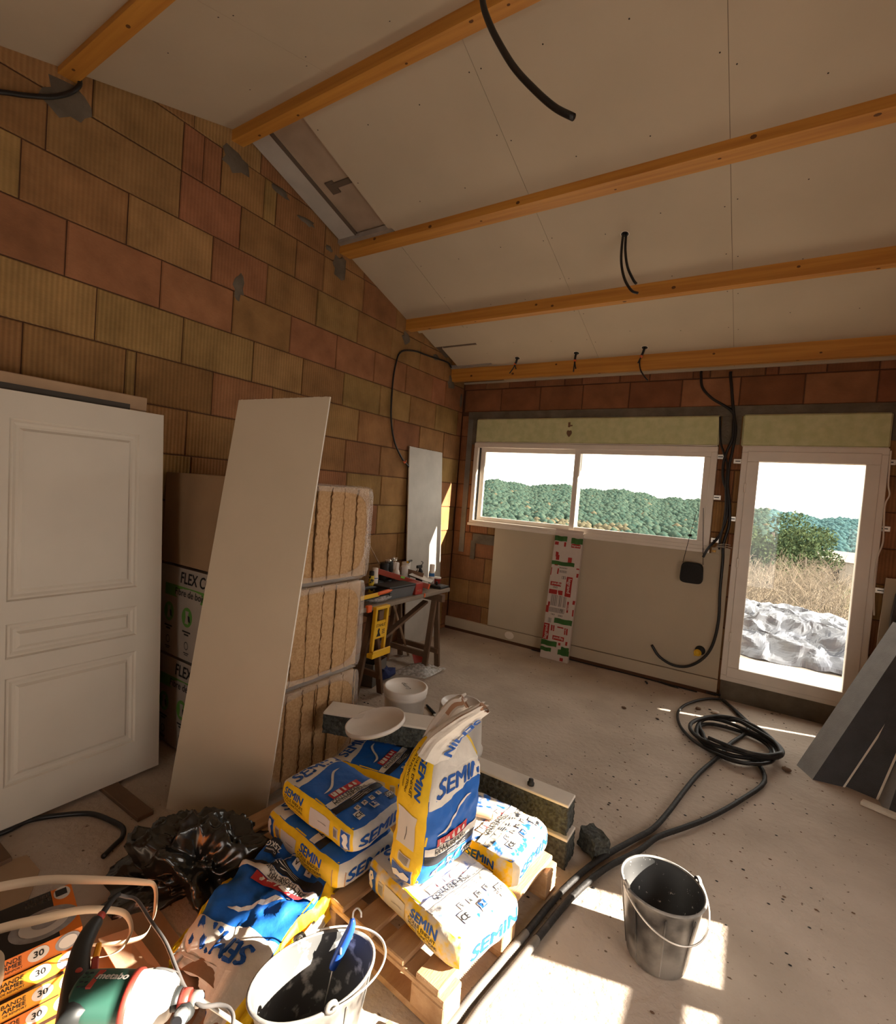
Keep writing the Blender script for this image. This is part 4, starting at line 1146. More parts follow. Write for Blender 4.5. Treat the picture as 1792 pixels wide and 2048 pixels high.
def glue_bag(name, label, loc, rot, L=0.50, Wd=0.34, H=0.14, seed=1, d='clean', gus='A', crump=0.004, group='bags of plaster adhesive', top=True, endkraft=False, sag=0.0, bulge=0.06, shape=None, gd=False, mouth=False, toff=0.0, e=0.0018):
    B = BM[d]
    T = thing(name, label, 'bag', loc, group=group, rot=rot)
    F = bag_shape(L, Wd, H, seed, crump, sag, bulge)
    if shape: F0 = F; F = lambda x, y, z, off=0.0: shape(F0(x, y, z, off), x, y, z)
    mb = MB(); N, Nv, Nz = 34, 22, 8
    lp = lambda a: -1 + 2 * a
    # body
    sw = toff + 0.155 * (1 - toff)
    mb.grid(lambda u, v: F(lp(u * sw), lp(v), 1), 10, Nv, B['w'] if top else B['b'])
    mb.grid(lambda u, v: F(lp(sw + (1 - sw) * u), lp(v), 1), N, Nv, B['b'])
    mb.grid(lambda u, v: F(lp(u), lp(1 - v), -1), N, Nv, B['b'])
    mb.grid(lambda u, v: F(lp(u), -1, lp(v)), N, Nz, B['yd'] if gd else B['y'])
    mb.grid(lambda u, v: F(lp(1 - u), 1, lp(v)), N, Nz, B['y'])
    mb.grid(lambda u, v: F(1, lp(u), lp(v)), Nv, Nz, B['w'])
    if not mouth: mb.grid(lambda u, v: F(-1, lp(1 - u), lp(v)), Nv, Nz, B['w'])
    # print on the front (top) face; s runs 0..1 from bag top to bottom, c across -1..1
    def TP(lv):
        return lambda s, c: F(lp(toff + s * (0.99 - toff)) if s > 0 else -1, c, 1, e * lv)
    def band(s0, s1, m, lv=1, c0=-0.985, c1=0.985, ns=6):
        f = TP(lv); mb.grid(lambda u, v: f(s0 + (s1 - s0) * u, c0 + (c1 - c0) * v), ns, 16, m)
    def wave(s0, amp, m, lv=1):   # edge of the white top band swells in a wave
        f = TP(lv); mb.grid(lambda u, v: f(u * (s0 + amp * sin(v * 2 * pi * 0.8 + 0.6)), -0.985 + 1.97 * v), 6, 20, m)
    def ttext(txt, s, c, size, m, lv=2, bold=0.02, wide=1.0, shear=0.0, rot=0.0):
        f = TP(lv); vs, fs = text_mesh(txt, size, bold, shear)
        cr, sr = cos(rot), sin(rot)
        mb.add([f(s - (y * cr + x * wide * sr) / L, c + (x * wide * cr - y * sr) * 2 / Wd) for x, y in vs], fs, m)
    def trect(s0, s1, c0, c1, m, lv=2):
        f = TP(lv); mb.grid(lambda u, v: f(s0 + (s1 - s0) * u, c0 + (c1 - c0) * v), 2, 4, m)
    if top:
        band(-0.0, 0.02, B['w']); wave(0.22, 0.035, B['w'])
        trect(0.0, 0.99, -0.985, -0.93, B['y'], 1)
        ttext('SEMIN', 0.115, 0.06, 0.105, B['wb'], bold=0.03, wide=0.95, shear=0.14)
        # white swoosh
        f = TP(2); pts = []
        for i in range(15):
            t = i / 14; pts.append((0.49 - 0.19 * t + 0.035 * sin(t * 2 * pi), -0.65 + 1.15 * t, 0.016 * sin(pi * t) ** 0.7 + 0.001))
        vs = [f(s + w, c) for s, c, w in pts] + [f(s - w, c) for s, c, w in pts]
        mb.add(vs, [(i, i + 1, 16 + i, 15 + i) for i in range(14)], B['w'])
        trect(0.53, 0.60, -0.62, 0.50, B['r'])
        for i, (w0, kind) in enumerate([(0.16, 0), (0.13, 1), (0.10, 2), (0.15, 3), (0.12, 4)]):
            c0 = -0.55 + 0.2 * i
            f3 = TP(3)
            P_ = {0: [(0, 0), (0, 1), (.3, 1), (.3, .35), (.45, .35), (.45, 1), (1, .9), (1, 0)], 1: [(0, 0), (0, 1), (1, 1), (1, 0)], 2: [(0.2, 0), (0.2, 1), (.9, 1), (.9, 0)],
                  3: [(0, 0.3), (.5, 1), (1, .3), (.9, .0), (.1, 0)], 4: [(0, .2), (.3, 1), (.8, .9), (1, .3), (.6, 0)]}[kind]
            mb.add([f3(0.59 - 0.05 * q, c0 + w0 * p) for p, q in P_], [tuple(range(len(P_)))], B['w'])
        band(0.605, 0.675, B['w'], 2)
        ttext('COLLE ENDUIT', 0.628, -0.18, 0.024, B['kk'], 3, bold=0.015)
        ttext('MULTI-FONCTIONS', 0.652, -0.12, 0.021, B['kk'], 3, bold=0.015)
        ttext('5 FONCTIONS EN 1', 0.668, 0.45, 0.012, B['kk'], 3, bold=0.01)
        band(0.680, 0.755, B['k'], 2)
        for i in range(3):
            trect(0.695 + 0.018 * i, 0.699 + 0.018 * i, -0.25, 0.10 + 0.1 * i, B['w'], 3)
            trect(0.700 + 0.02 * i, 0.703 + 0.02 * i, 0.2, 0.45, B['w'], 3)
        for i in range(4):
            c0 = -0.42 + 0.28 * i
            trect(0.785, 0.835, c0, c0 + 0.15, B['w'], 2); ttext('SAMF'[i], 0.81, c0 + 0.075, 0.02, B['kk'], 3)
        trect(0.85, 0.925, -0.02, 0.20, B['w'], 2); trect(0.853, 0.905, 0.0, 0.18, B['wb'], 3)
        f4 = TP(4); mb.add([f4(0.86, 0.03), f4(0.862, 0.13), f4(0.878, 0.10), f4(0.898, 0.16), f4(0.90, 0.05), f4(0.882, 0.08)], [(0, 1, 2, 3, 4, 5)], B['w'])
        trect(0.84, 0.925, -0.60, -0.38, B['w'], 2); ttext('CE', 0.885, -0.49, 0.03, B['kk'], 3)
        trect(0.84, 0.945, 0.62, 0.88, B['k'], 2); ttext('25KG', 0.895, 0.75, 0.026, B['w'], 3, bold=0.02)
        ttext('Contenu', 0.860, 0.75, 0.012, B['w'], 3)
    # bottom end: white with the name
    def EP(txt, yc, zc, size, m, wide=1.0):
        vs, fs = text_mesh(txt, size, 0.03, 0.14)
        mb.add([F(1, max(-.96, min(.96, yc + x * wide * 2 / Wd)), max(-.95, min(.95, zc + y * 2 / H)), e) for x, y in vs], fs, m)
    EP('SEMIN', 0.05, 0.05, 0.088, B['wb'], 1.12)
    # gusset print on the -y side
    flip = gus[0] == 'B'; sgn = 1
    def GF(lv):
        return lambda s, h: F(lp(s), -1, h, e * lv)
    def gtext(txt, s, h, size, m, lv=1, bold=0.02, shear=0.0):
        f = GF(lv); vs, fs = text_mesh(txt, size, bold, shear)
        mb.add([f(s + sgn * x / L, h + sgn * y * 2 / H) for x, y in vs], fs, m)
    def grect(s0, s1, h0, h1, m, lv=1, n=4):
        f = GF(lv); mb.grid(lambda u, v: f(s0 + (s1 - s0) * u, h0 + (h1 - h0) * v), n, 4, m)
    A_ = lambda s: 1 - s if flip else s
    def gr(s0, s1, h0, h1, m, lv=1):
        a, b = sorted((A_(s0), A_(s1))); h_ = (h0, h1) if sgn > 0 else (-h1, -h0); grect(a, b, h_[0], h_[1], m, lv)
    gs = 0.34 if flip else 0.22
    gtext('SEMIN', A_(gs), 0.42 * sgn, 0.050, B['wb'], 1, 0.03, 0.12)
    gtext('COLLE ENDUIT', A_(gs + 0.01), -0.04 * sgn, 0.021, B['kk'], 1, 0.012)
    gtext('MULTI-FONCTIONS', A_(gs), -0.33 * sgn, 0.017, B['kk'], 1, 0.012)
    gtext('Travaux neufs et renovation', A_(gs), -0.56 * sgn, 0.011, B['kk'], 1, 0.005)
    gr(0.53 if flip else 0.46, 0.74 if flip else 0.70, -0.62, 0.55, MT['foil']); gr(0.56, 0.66, -0.03, 0.0, B['kk'], 2)
    gr(0.755, 0.815, -0.35, 0.45, MT['foil'])
    for i in range(6): gr(0.762 + 0.008 * i, 0.765 + 0.008 * i, -0.25, 0.35, B['kk'], 2)
    gr(0.845, 0.965, -0.72, 0.72, B['w']); gr(0.85, 0.96, -0.68, 0.68, B['wb'], 2)
    f3 = GF(3); S_ = [(0.865, 0.30), (0.895, 0.62), (0.93, 0.55), (0.945, 0.15), (0.925, -0.2), (0.95, -0.55), (0.90, -0.60), (0.875, -0.25), (0.89, 0.1)]
    mb.add([f3(A_(a), b * sgn) for a, b in S_], [tuple(range(len(S_))) if flip else tuple(range(len(S_)))[::-1]], B['w'])
    mb.build('paper_sack', T)
    if endkraft:
        m2 = MB(); m2.grid(lambda u, v: F(1 - 0.14 * (1 - u), -1 + 0.20 * (u), -0.75 + 1.3 * v, 0.003), 6, 6, MT['kraft2']); m2.build('kraft_patch', T)
    return T, F
MT['kraft2'] = mk('bare_kraft_paper', (0.44, 0.25, 0.15), 0.8, 0.12, 8, 0.3, 30)

# ---- pallet
PA = radians(-5.6)
PL = thing('wooden_pallet', 'raw pine pallet on the floor carrying the yellow and blue bags', 'pallet', (1.98, -3.64, 0), PA)
def pl_part(name, lo, hi): m = MB(); m.bbox(lo, hi, MT['pine'], 0.004); m.build(name, PL)
for k in range(8):
    x = -0.555 + 0.1545 * k
    pl_part('deck_board', (x - 0.05, -0.42, 0.122), (x + 0.05, 0.42, 0.144))
for y in (-0.37, 0.0, 0.37):
    pl_part('stringer', (-0.60, y - 0.05, 0.100), (0.60, y + 0.05, 0.122))
    for x in (-0.53, 0.0, 0.53): pl_part('block', (x - 0.07, y - 0.05, 0.022), (x + 0.07, y + 0.05, 0.100))
    pl_part('bottom_board', (-0.60, y - 0.05, 0.0), (0.60, y + 0.05, 0.022))
PT = 0.145
glue_bag('glue_bag', 'yellow and blue paper bag at the bottom of the two-bag stack on the pallet', (1.775, -3.865, PT + 0.066), (0, 0, radians(-7)), 0.51, 0.33, 0.13, 3, 'clean', 'B', endkraft=True)
glue_bag('glue_bag', 'clean yellow and blue paper bag on top of the two-bag stack', (1.795, -3.835, PT + 0.200), (0, radians(2), radians(-4)), 0.49, 0.30, 0.13, 8, 'clean', 'A')
glue_bag('glue_bag', 'shaded yellow and blue bag lying at the back of the pallet under the foam block', (1.64, -3.335, PT + 0.070), (0, 0, radians(11)), 0.50, 0.31, 0.14, 12, 'clean', 'A')
glue_bag('glue_bag', 'powder-covered bag lying at the front pallet corner under the upright bag', (2.335, -3.83, PT + 0.064), (0, 0, radians(-12)), 0.52, 0.34, 0.13, 15, 'heavy', 'B', gd=True, crump=0.004)
glue_bag('glue_bag', 'powdered bag at the right of the pallet with a trowel on it', (2.325, -3.435, PT + 0.069), (0, 0, radians(-3)), 0.47, 0.35, 0.14, 22, 'dusty', 'B', gd=True, crump=0.006)

# ---- the upright opened bag with its twisted neck
def stand(q, x, y, z):
    # x: -1 top .. 1 bottom ; squeeze the top into shoulders and fatten the base
    t = (1 - x) / 2
    q = q.copy()
    s = 1 - 0.46 * max(0, (t - 0.66) / 0.34) ** 1.5
    q.y *= s; q.z *= (1.0 + 0.12 * (1 - t)) * (1 - 0.45 * max(0, (t - 0.7) / 0.3) ** 2)
    q.y += 0.035 * t * t; q.z += 0.02 * sin(t * 3)
    return q
fz = Vector((0.985, -0.17, 0)); fx = Vector((0.03, -0.02, -1)).normalized(); fy = fz.cross(fx).normalized(); fz = fx.cross(fy)
Mst = Matrix((fx, fy, fz)).transposed()
UB, UF = glue_bag('open_glue_bag', 'opened blue and yellow bag standing upright on a powdered bag, its neck twisted up', (2.262, -3.815, 0.278 + 0.262), Mst.to_euler(), 0.53, 0.335, 0.17, 31, 'clean', 'A', group=None, crump=0.007, bulge=0.04, shape=stand, toff=0.20)
Bc = BM['clean']
# neck: flattened paper tube rising to the right from the shoulders
def neck(path, w, th, name, txt=None, torn=0.02, seed=1, mats=None):
    P = crom([Vector(p) for p in path], 6); n = len(P); r = random.Random(seed)
    mb = MB(); K = 30; crz = [r.uniform(-0.13, 0.10) for _ in range(K)]
    rings = []; fr = []
    for i, p in enumerate(P):
        t = i / (n - 1); T_ = (P[min(i + 1, n - 1)] - P[max(i - 1, 0)]).normalized()
        side = Vector((0.35, 0.9, 0)); side = (side - T_ * side.dot(T_)).normalized(); dep = T_.cross(side)
        ww = w[0] + (w[1] - w[0]) * t ** 0.7; tt = th[0] + (th[1] - th[0]) * t
        fr.append((p, side, dep, ww, tt))
        rg = []
        for k in range(K):
            a = 2 * pi * k / K; c, s_ = cos(a), sin(a)
            j = (r.uniform(-torn, torn) if i == n - 1 else 0)
            cr = 1 + 0.08 * sin(a * 4 + seed) + crz[k] * (1 - 0.3 * t) + 0.05 * noise.noise(Vector((k * .7, t * 5, seed)))
            rg.append(p + side * c * ww * cr + dep * s_ * tt * cr + T_ * j)
        rings.append(rg)
    vs = [q for g_ in rings for q in g_]
    mb.add(vs, [(i * K + k, i * K + (k + 1) % K, (i + 1) * K + (k + 1) % K, (i + 1) * K + k) for i in range(n - 1) for k in range(K)], Bc['w'], False)
    # kraft lining, a little smaller
    vs = []
    for (p, sd, dp, ww, tt) in fr[n // 2:]:
        vs += [p + sd * cos(2 * pi * k / K) * ww * 0.93 + dp * sin(2 * pi * k / K) * tt * 0.9 for k in range(K)]
    m_ = len(fr) - n // 2
    mb.add(vs, [(i * K + k, (i + 1) * K + k, (i + 1) * K + (k + 1) % K, i * K + (k + 1) % K) for i in range(m_ - 1) for k in range(K)] + [tuple(range(K))], MT['kraft2'], True)
    if txt:
        tv, tf = text_mesh(txt, 0.078, 0.03, 0.12)
        Lk = sum((P[i + 1] - P[i]).length for i in range(n - 1))
        out = []
        for x, y in tv:
            t = max(0, min(0.999, 0.52 - x / Lk * 0.95)); i = int(t * (n - 1)); f_ = t * (n - 1) - i
            p = P[i].lerp(P[i + 1], f_); _, sd, dp, ww, tt = fr[i]
            c = max(-0.9, min(0.9, y / ww * 0.8)); s_ = -sqrt(1 - c * c)
            q = p + sd * c * ww * 1.06 + dp * s_ * (tt * 1.12 + 0.004)
            out.append(q)
        mb.add(out, tf, Bc['wb'])
    o = mb.build(name, UB, world=True)
    return o
txt_side = 1
neck([(2.275, -3.86, 0.72), (2.30, -3.83, 0.80), (2.36, -3.795, 0.875), (2.425, -3.76, 0.935)], (0.088, 0.046), (0.05, 0.022), 'twisted_neck', 'SEMIN', 0.012, 4)
neck([(2.22, -3.80, 0.70), (2.24, -3.75, 0.80), (2.275, -3.71, 0.875), (2.30, -3.69, 0.90)], (0.06, 0.045), (0.045, 0.032), 'torn_lip', None, 0.022, 9)

# ---- composite foam blocks stacked as a kerb behind the pallet
MT['woolblock'] = mk('fibre_composite', (0.085, 0.09, 0.08), 0.95, 0.0, 60, 1.0, 70, col2=(0.035, 0.036, 0.034), detail=4)
MT['whiteskin'] = mk('white_block_skin', (0.66, 0.60, 0.53), 0.8, 0.06, 8)
def fblock(c, rz, L, Wd, H, label, rough=True):
    T = thing('foam_block', label, 'block', c, rz, group='white-faced grey composite blocks')
    m = MB()
    def side(f, nu, nv): m.grid(f, nu, nv, MT['woolblock'], smooth=False)
    def J(p):
        s = p * 60; return p + Vector((noise.noise(s), noise.noise(s + Vector((5, 0, 0))), noise.noise(s + Vector((0, 5, 0))))) * 0.006
    h = H - 0.014
    side(lambda u, v: J(Vector((-L / 2 + L * u, -Wd / 2 + 0.004, h * v))), 70, 14)
    side(lambda u, v: J(Vector((L / 2 - L * u, Wd / 2 - 0.004, h * v))), 70, 14)
    side(lambda u, v: J(Vector((L / 2 - 0.004, -Wd / 2 + Wd * u, h * v))), 14, 14)
    side(lambda u, v: J(Vector((-L / 2 + 0.004, Wd / 2 - Wd * u, h * v))), 14, 14)
    m.box((-L / 2 + 0.006, -Wd / 2 + 0.006, 0.001), (L / 2 - 0.006, Wd / 2 - 0.006, h), MT['woolblock'])
    m.build('fibre_core', T)
    m = MB(); m.bbox((-L / 2, -Wd / 2, h), (L / 2, Wd / 2, H), MT['whiteskin'], 0.003); m.build('white_face', T)
fblock((2.11, -3.082, 0.0), radians(-0.5), 1.02, 0.125, 0.150, 'lower white-faced grey block on the floor behind the pallet')
fblock((2.09, -3.075, 0.1505), radians(0.5), 1.03, 0.115, 0.150, 'long white-faced grey block lying on the lower block behind the pallet')
fblock((1.535, -3.20, 0.305), radians(23.5), 0.71, 0.155, 0.125, 'white-faced grey block lying askew on the shaded bag, under the loose lid')
def lump(name, c, s, label, m_, cat, seed=1, amp=0.25):
    v, f = I2; mb = MB()
    mb.add([Vector((p.x * s[0], p.y * s[1], max(-s[2] * 0.9, p.z * s[2]) + s[2] * 0.9)) * (1 + amp * noise.noise(p * 2.2 + Vector((seed, 0, 0)))) for p in v], f, m_, False)
    o = mb.build(name, recenter=False); o.location = c
    return tag(o, label, cat)
m = MB()
def J2(p):
    s = p * 28; return p + Vector((noise.noise(s), noise.noise(s + Vector((5, 0, 0))), noise.noise(s + Vector((0, 5, 0))))) * 0.014
bx = [((-1, -1), (1, -1)), ((1, -1), (1, 1)), ((1, 1), (-1, 1)), ((-1, 1), (-1, -1))]
for (a, b) in bx:
    m.grid(lambda u, v: J2(Vector(((a[0] + (b[0] - a[0]) * u) * 0.062, (a[1] + (b[1] - a[1]) * u) * 0.045, 0.004 + 0.095 * v))), 12, 10, MT['woolblock'], False)
m.grid(lambda u, v: J2(Vector((-0.062 + 0.124 * u, -0.045 + 0.09 * v, 0.099))), 12, 10, MT['woolblock'], False)
o = m.build('block_fragment', recenter=False); o.location = (2.690, -2.93, 0); o.rotation_euler = (0, 0, radians(-35))
tag(o, 'crumbly dark block fragment lying off the right end of the kerb blocks', 'fragment')
m = MB(); m.lathe([(0, 0), (0.017, 0), (0.018, 0.012), (0.013, 0.016), (0.012, 0.03), (0, 0.031)], MT['blackrub'], 20); o = m.build('bottle_stopper', recenter=False); o.location = (2.395, -3.085, 0.3015)
tag(o, 'small black cap standing on the long white-faced block', 'cap')
# trowel lying on the powdered bag
TW = thing('trowel', 'dusty trowel with pale round handle lying on the powdered right-hand bag', 'trowel', (2.30, -3.47, 0.296), radians(20))
m = MB(); m.tube([(-0.06, 0, 0.02), (-0.02, 0, 0.022), (0.045, 0, 0.022), (0.062, 0, 0.02)], lambda t: 0.016 + 0.004 * sin(t * pi), MT['mdf2'] if 'mdf2' in MT else mk('pale_handle', (0.60, 0.44, 0.30), 0.5), n=14); m.build('handle', TW)
m = MB(); m.lathe([(0, 0), (0.017, 0), (0.017, 0.012), (0, 0.013)], MT['wire'], 16, Matrix.Translation((0.060, 0, 0.02)) @ Matrix.Rotation(pi / 2, 4, 'Y')); m.build('ferrule', TW)
m = MB(); m.bbox((-0.17, -0.045, 0.004), (-0.05, 0.045, 0.007), MT['wire'], 0.001); m.tube([(-0.055, 0, 0.006), (-0.07, 0, 0.02), (-0.055, 0, 0.02)], 0.005, MT['wire']); m.build('blade', TW)

# ---- torn bag lying in the foreground
def crum(q, x, y, z):
    q = q.copy(); s = Vector((q.x * 5, q.y * 6, z * 2 + 3))
    a = 1 - abs(noise.noise(s)) * 2.2; b = 1 - abs(noise.noise(s * 2.1 + Vector((3, 1, 0)))) * 2
    f = 1 if z > 0 else 0.3
    q.z += (0.050 * a + 0.022 * b - 0.03) * f
    q.x += 0.02 * noise.noise(s * 1.3 + Vector((7, 0, 0))); q.y += 0.025 * noise.noise(s * 1.3 + Vector((0, 7, 0)))
    # flatten toward the mouth
    t = max(0, -x); q.z -= (q.z + 0.06) * 0.35 * t
    if x < -0.85: q.x += 0.05 * noise.noise(Vector((q.y * 30, 1, 2))) + (0.12 * (q.y / 0.19 + 0.2))
    q.z = max(q.z, -0.068)
    return q
lx = Vector((-0.16, 0.985, 0.0)).normalized()
TB, TF = glue_bag('torn_glue_bag', 'torn open blue and white bag lying crumpled on the floor before the pallet', (1.80, -4.25, 0.078), (0, radians(-3), math.atan2(lx.y, lx.x)), 0.60, 0.37, 0.15, 44, 'clean', 'A', group=None, crump=0.010, shape=crum, mouth=True, toff=0.12, e=0.005)
m = MB()
def flap(u, v):
    a = -0.17 + 0.34 * v
    j = 0.03 * noise.noise(Vector((v * 9, 0, 5))) if u > 0.95 else 0
    return Vector((-0.12 - 0.40 * u + j, a * (1 - 0.25 * u) - 0.05 * u, -0.055 + 0.03 * abs(2 * v - 1) ** 2 + 0.022 * noise.noise(Vector((u * 5, v * 5, 1)))))
m.grid(flap, 26, 20, MT['kraft2'])
def hood(u, v):
    a = -0.165 + 0.33 * v
    return Vector((-0.05 - 0.22 * u, a, -0.04 + 0.085 * sin(pi * v) ** 0.6))
m.grid(hood, 10, 16, MT['kraft2'])
m.build('kraft_lining', TB)
# ================================================================== cables
BP = MT['blackplastic']
def cable(name, pts, r, label, cat='cable', m=None, group=None, sm=6, n=10):
    mb = MB(); mb.tube(pts, r, m or BP, n=n, sm=sm)
    return tag(mb.build(name), label, cat, group)
# thick tube hanging from the near slope
cable('hanging_conduit', [(2.17, -3.80, 3.95), (2.18, -3.8, 3.80), (2.192, -3.8, 3.657), (2.229, -3.8, 3.556), (2.285, -3.8, 3.45), (2.356, -3.8, 3.336), (2.444, -3.8, 3.226), (2.527, -3.8, 3.136), (2.598, -3.8, 3.079)], 0.0125, 'thick black tube hanging curved from the ceiling at top centre', 'conduit')
def hole(x, y, r, label):
    z = cz(y); n_ = Vector((0, CS, 1)).normalized(); t2 = n_.cross(Vector((1, 0, 0)))
    mb = MB(); c = Vector((x, y, z)) - n_ * 0.001
    K = 20
    o = [c + (Vector((1, 0, 0)) * cos(2 * pi * k / K) + t2 * sin(2 * pi * k / K)) * r for k in range(K)]
    i_ = [c + (Vector((1, 0, 0)) * cos(2 * pi * k / K) + t2 * sin(2 * pi * k / K)) * r * 0.86 - n_ * 0.001 for k in range(K)]
    mb.add(o + i_, [(k, K + k, K + (k + 1) % K, (k + 1) % K) for k in range(K)], MT['plasteredge'])
    mb.add(i_, [tuple(range(K))[::-1]], MT['blackrub'])
    return mb
h = hole(2.294, -1.82, 0.030, ''); h.build('cable_hole', recenter=False)['kind'] = 'structure'
bpy.data.objects['cable_hole'].name = 'trim_2'
P0 = Vector((2.285, -1.83, 3.67))
cable('ceiling_cable', [P0, P0 + Vector((0, -0.01, -0.10)), P0 + Vector((0.01, -0.02, -0.22)), P0 + Vector((0.045, -0.03, -0.34)), P0 + Vector((0.10, -0.04, -0.43)), P0 + Vector((0.145, -0.04, -0.455))], 0.009, 'longer black cable of the pair drooping from the round ceiling hole')
P0 = Vector((2.303, -1.825, 3.67))
cable('ceiling_cable', [P0, P0 + Vector((0.005, 0, -0.12)), P0 + Vector((0.03, 0, -0.24)), P0 + Vector((0.075, 0.0, -0.335)), P0 + Vector((0.10, 0.0, -0.37))], 0.009, 'shorter black cable of the pair drooping from the round ceiling hole')
for i, (x, y, lab, p1, p2) in enumerate([
        (0.908, -0.455, 'leftmost', [(-0.03, 0, -0.10), (-0.07, -0.01, -0.165)], [(-0.012, 0, -0.09), (0.0, 0, -0.12)]),
        (1.561, -0.454, 'middle', [(-0.008, 0, -0.12), (-0.010, 0, -0.19)], [(0.0, 0, -0.12), (0.012, 0, -0.16)]),
        (2.216, -0.448, 'rightmost', [(-0.03, 0, -0.13), (-0.015, 0, -0.21), (0.03, 0, -0.28), (0.06, 0, -0.315)], [(-0.035, 0, -0.12), (-0.045, 0, -0.145)])]):
    h = hole(x, y, 0.032, ''); o = h.build('trim_%d' % (3 + i), recenter=False); o['kind'] = 'structure'
    z = cz(y)
    T = thing('ceiling_cable', '%s of the three short black cable tails below the ceiling, by the lowest beam' % lab, 'cable', (x, y, z), group='short cable tails by the lowest beam')
    V = Vector((x - 0.005, y, z))
    m = MB(); m.tube([V + Vector((0.005, 0, 0.01)), V + Vector((-0.004, 0, -0.04)), V + Vector(p1[0]) * 0.6], 0.012, BP, n=8, sm=3); m.build('sheath', T, world=True)
    m = MB(); m.tube([V + Vector(p1[0]) * 0.55, V + Vector(p1[0]) * 0.72], 0.0125, MT['orangeplastic'], n=8, sm=1); m.build('orange_collar', T, world=True)
    for p in (p1, p2):
        m = MB(); m.tube([V + Vector(p1[0]) * 0.6] + [V + Vector(q) for q in p], 0.0065, BP, n=8, sm=4); m.build('wire', T, world=True)
cable('wall_cable', [(0.03, -0.40, 3.23), (0.02, -0.469, 3.275), (0.012, -0.7, 3.262), (0.012, -0.919, 3.245), (0.012, -1.1, 3.235), (0.012, -1.287, 3.195), (0.015, -1.39, 3.14), (0.02, -1.44, 3.05), (0.02, -1.476, 2.842), (0.02, -1.467, 2.487), (0.02, -1.387, 2.24), (0.02, -1.237, 2.072), (0.025, -1.10, 1.985), (0.022, -1.0, 1.93)], 0.0095, 'long black cable looping down the block wall to behind the pale board')
m = MB(); m.tube([(0.03, -1.17, 2.045), (0.035, -1.19, 2.02), (0.03, -1.21, 2.035)], 0.008, MT['orangeplastic'], n=6); tag(m.build('cable_tie'), 'small orange tie on the black cable left of the pale board', 'cable tie')
cable('wall_cable', [(0.02, -4.9, 3.33), (0.02, -4.7, 3.47), (0.015, -4.632, 3.516), (0.015, -4.536, 3.566), (0.015, -4.434, 3.63), (0.015, -4.359, 3.70), (0.03, -4.32, 3.76), (0.02, -4.315, 3.80)], 0.012, 'short black cable emerging by the beam end at upper left')
yb = -0.055
cable('wall_conduit', [(2.676, yb, 3.10), (2.676, yb, 3.062), (2.699, yb, 2.941), (2.794, yb, 2.831), (2.926, yb, 2.742), (2.98, yb, 2.68), (2.985, yb, 2.60), (2.99, yb, 2.45), (2.955, yb, 2.33), (2.935, yb, 2.2), (2.95, yb, 2.05), (2.99, yb, 1.94), (3.005, yb, 1.75), (2.985, yb, 1.60), (2.945, yb, 1.50), (2.905, -0.09, 1.44), (2.87, -0.10, 1.38), (2.845, -0.10, 1.31)], 0.012, 'black conduit swerving between the window and the door, ending cut at the sill corner', 'conduit')
cable('wall_conduit', [(2.924, yb, 3.08), (2.924, yb, 3.047), (2.94, yb, 2.95), (2.96, yb, 2.811), (2.984, yb, 2.67), (3.01, yb, 2.53), (3.0, yb, 2.342), (2.985, yb, 2.176), (2.99, yb, 2.0), (3.02, yb, 1.826), (3.03, yb, 1.638), (3.0, yb, 1.45), (3.007, yb, 1.30), (3.009, yb, 1.017), (3.02, yb, 0.732), (2.991, yb, 0.485), (2.919, yb, 0.332), (2.798, yb, 0.227), (2.666, yb, 0.207), (2.538, yb, 0.261), (2.459, yb, 0.36)], 0.013, 'long black conduit down the wall by the door, curling left at its foot', 'conduit')
cable('wall_conduit', [(2.87, yb + .01, 2.66), (2.885, yb + .01, 2.5), (2.90, yb + .01, 2.40), (2.935, yb, 2.3), (2.97, yb, 2.2), (2.975, yb - .02, 2.0), (2.99, yb - .02, 1.8), (2.985, yb - .02, 1.62), (2.97, -0.08, 1.5), (2.97, -0.09, 1.40)], 0.009, 'thin black conduit crossing the other two beside the window, ending short', 'conduit')
for i, (a, b) in enumerate([((2.95, -0.10, 1.44), (3.06, -0.13, 1.455)), ((2.95, -0.10, 1.43), (3.075, -0.13, 1.43)), ((2.94, -0.10, 1.42), (3.06, -0.13, 1.415))]):
    a, b = Vector(a), Vector(b)
    cable('bare_wire', [a, (a + b) / 2 + Vector((0, -0.01, 0.01)), b], 0.003, 'stripped grey wire tail, %s of the three at the sill corner by the door' % ('upper', 'middle', 'lower')[i], 'wire', MT['galva'], 'stripped wire tails')
m = MB(); m.lathe([(0.013, 0), (0.018, 0), (0.018, 0.02), (0.013, 0.02)], mk('brass_gland', (0.75, 0.48, 0.15), 0.4, metal=0.5), 16, Matrix.Translation((2.93, -0.10, 1.37)))
tag(m.build('cable_gland'), 'small yellow cable gland at the sill corner', 'gland')
cable('white_cable', [(4.115, -0.06, 2.36), (4.12, -0.06, 2.1), (4.135, -0.06, 2.0), (4.115, -0.06, 1.92), (4.12, -0.06, 1.75), (4.125, -0.06, 1.6), (4.10, -0.06, 1.45), (4.105, -0.06, 1.2), (4.12, -0.06, 1.0)], 0.006, 'thin white cable running down the right edge of the glazed door', m=MT['pvc'])
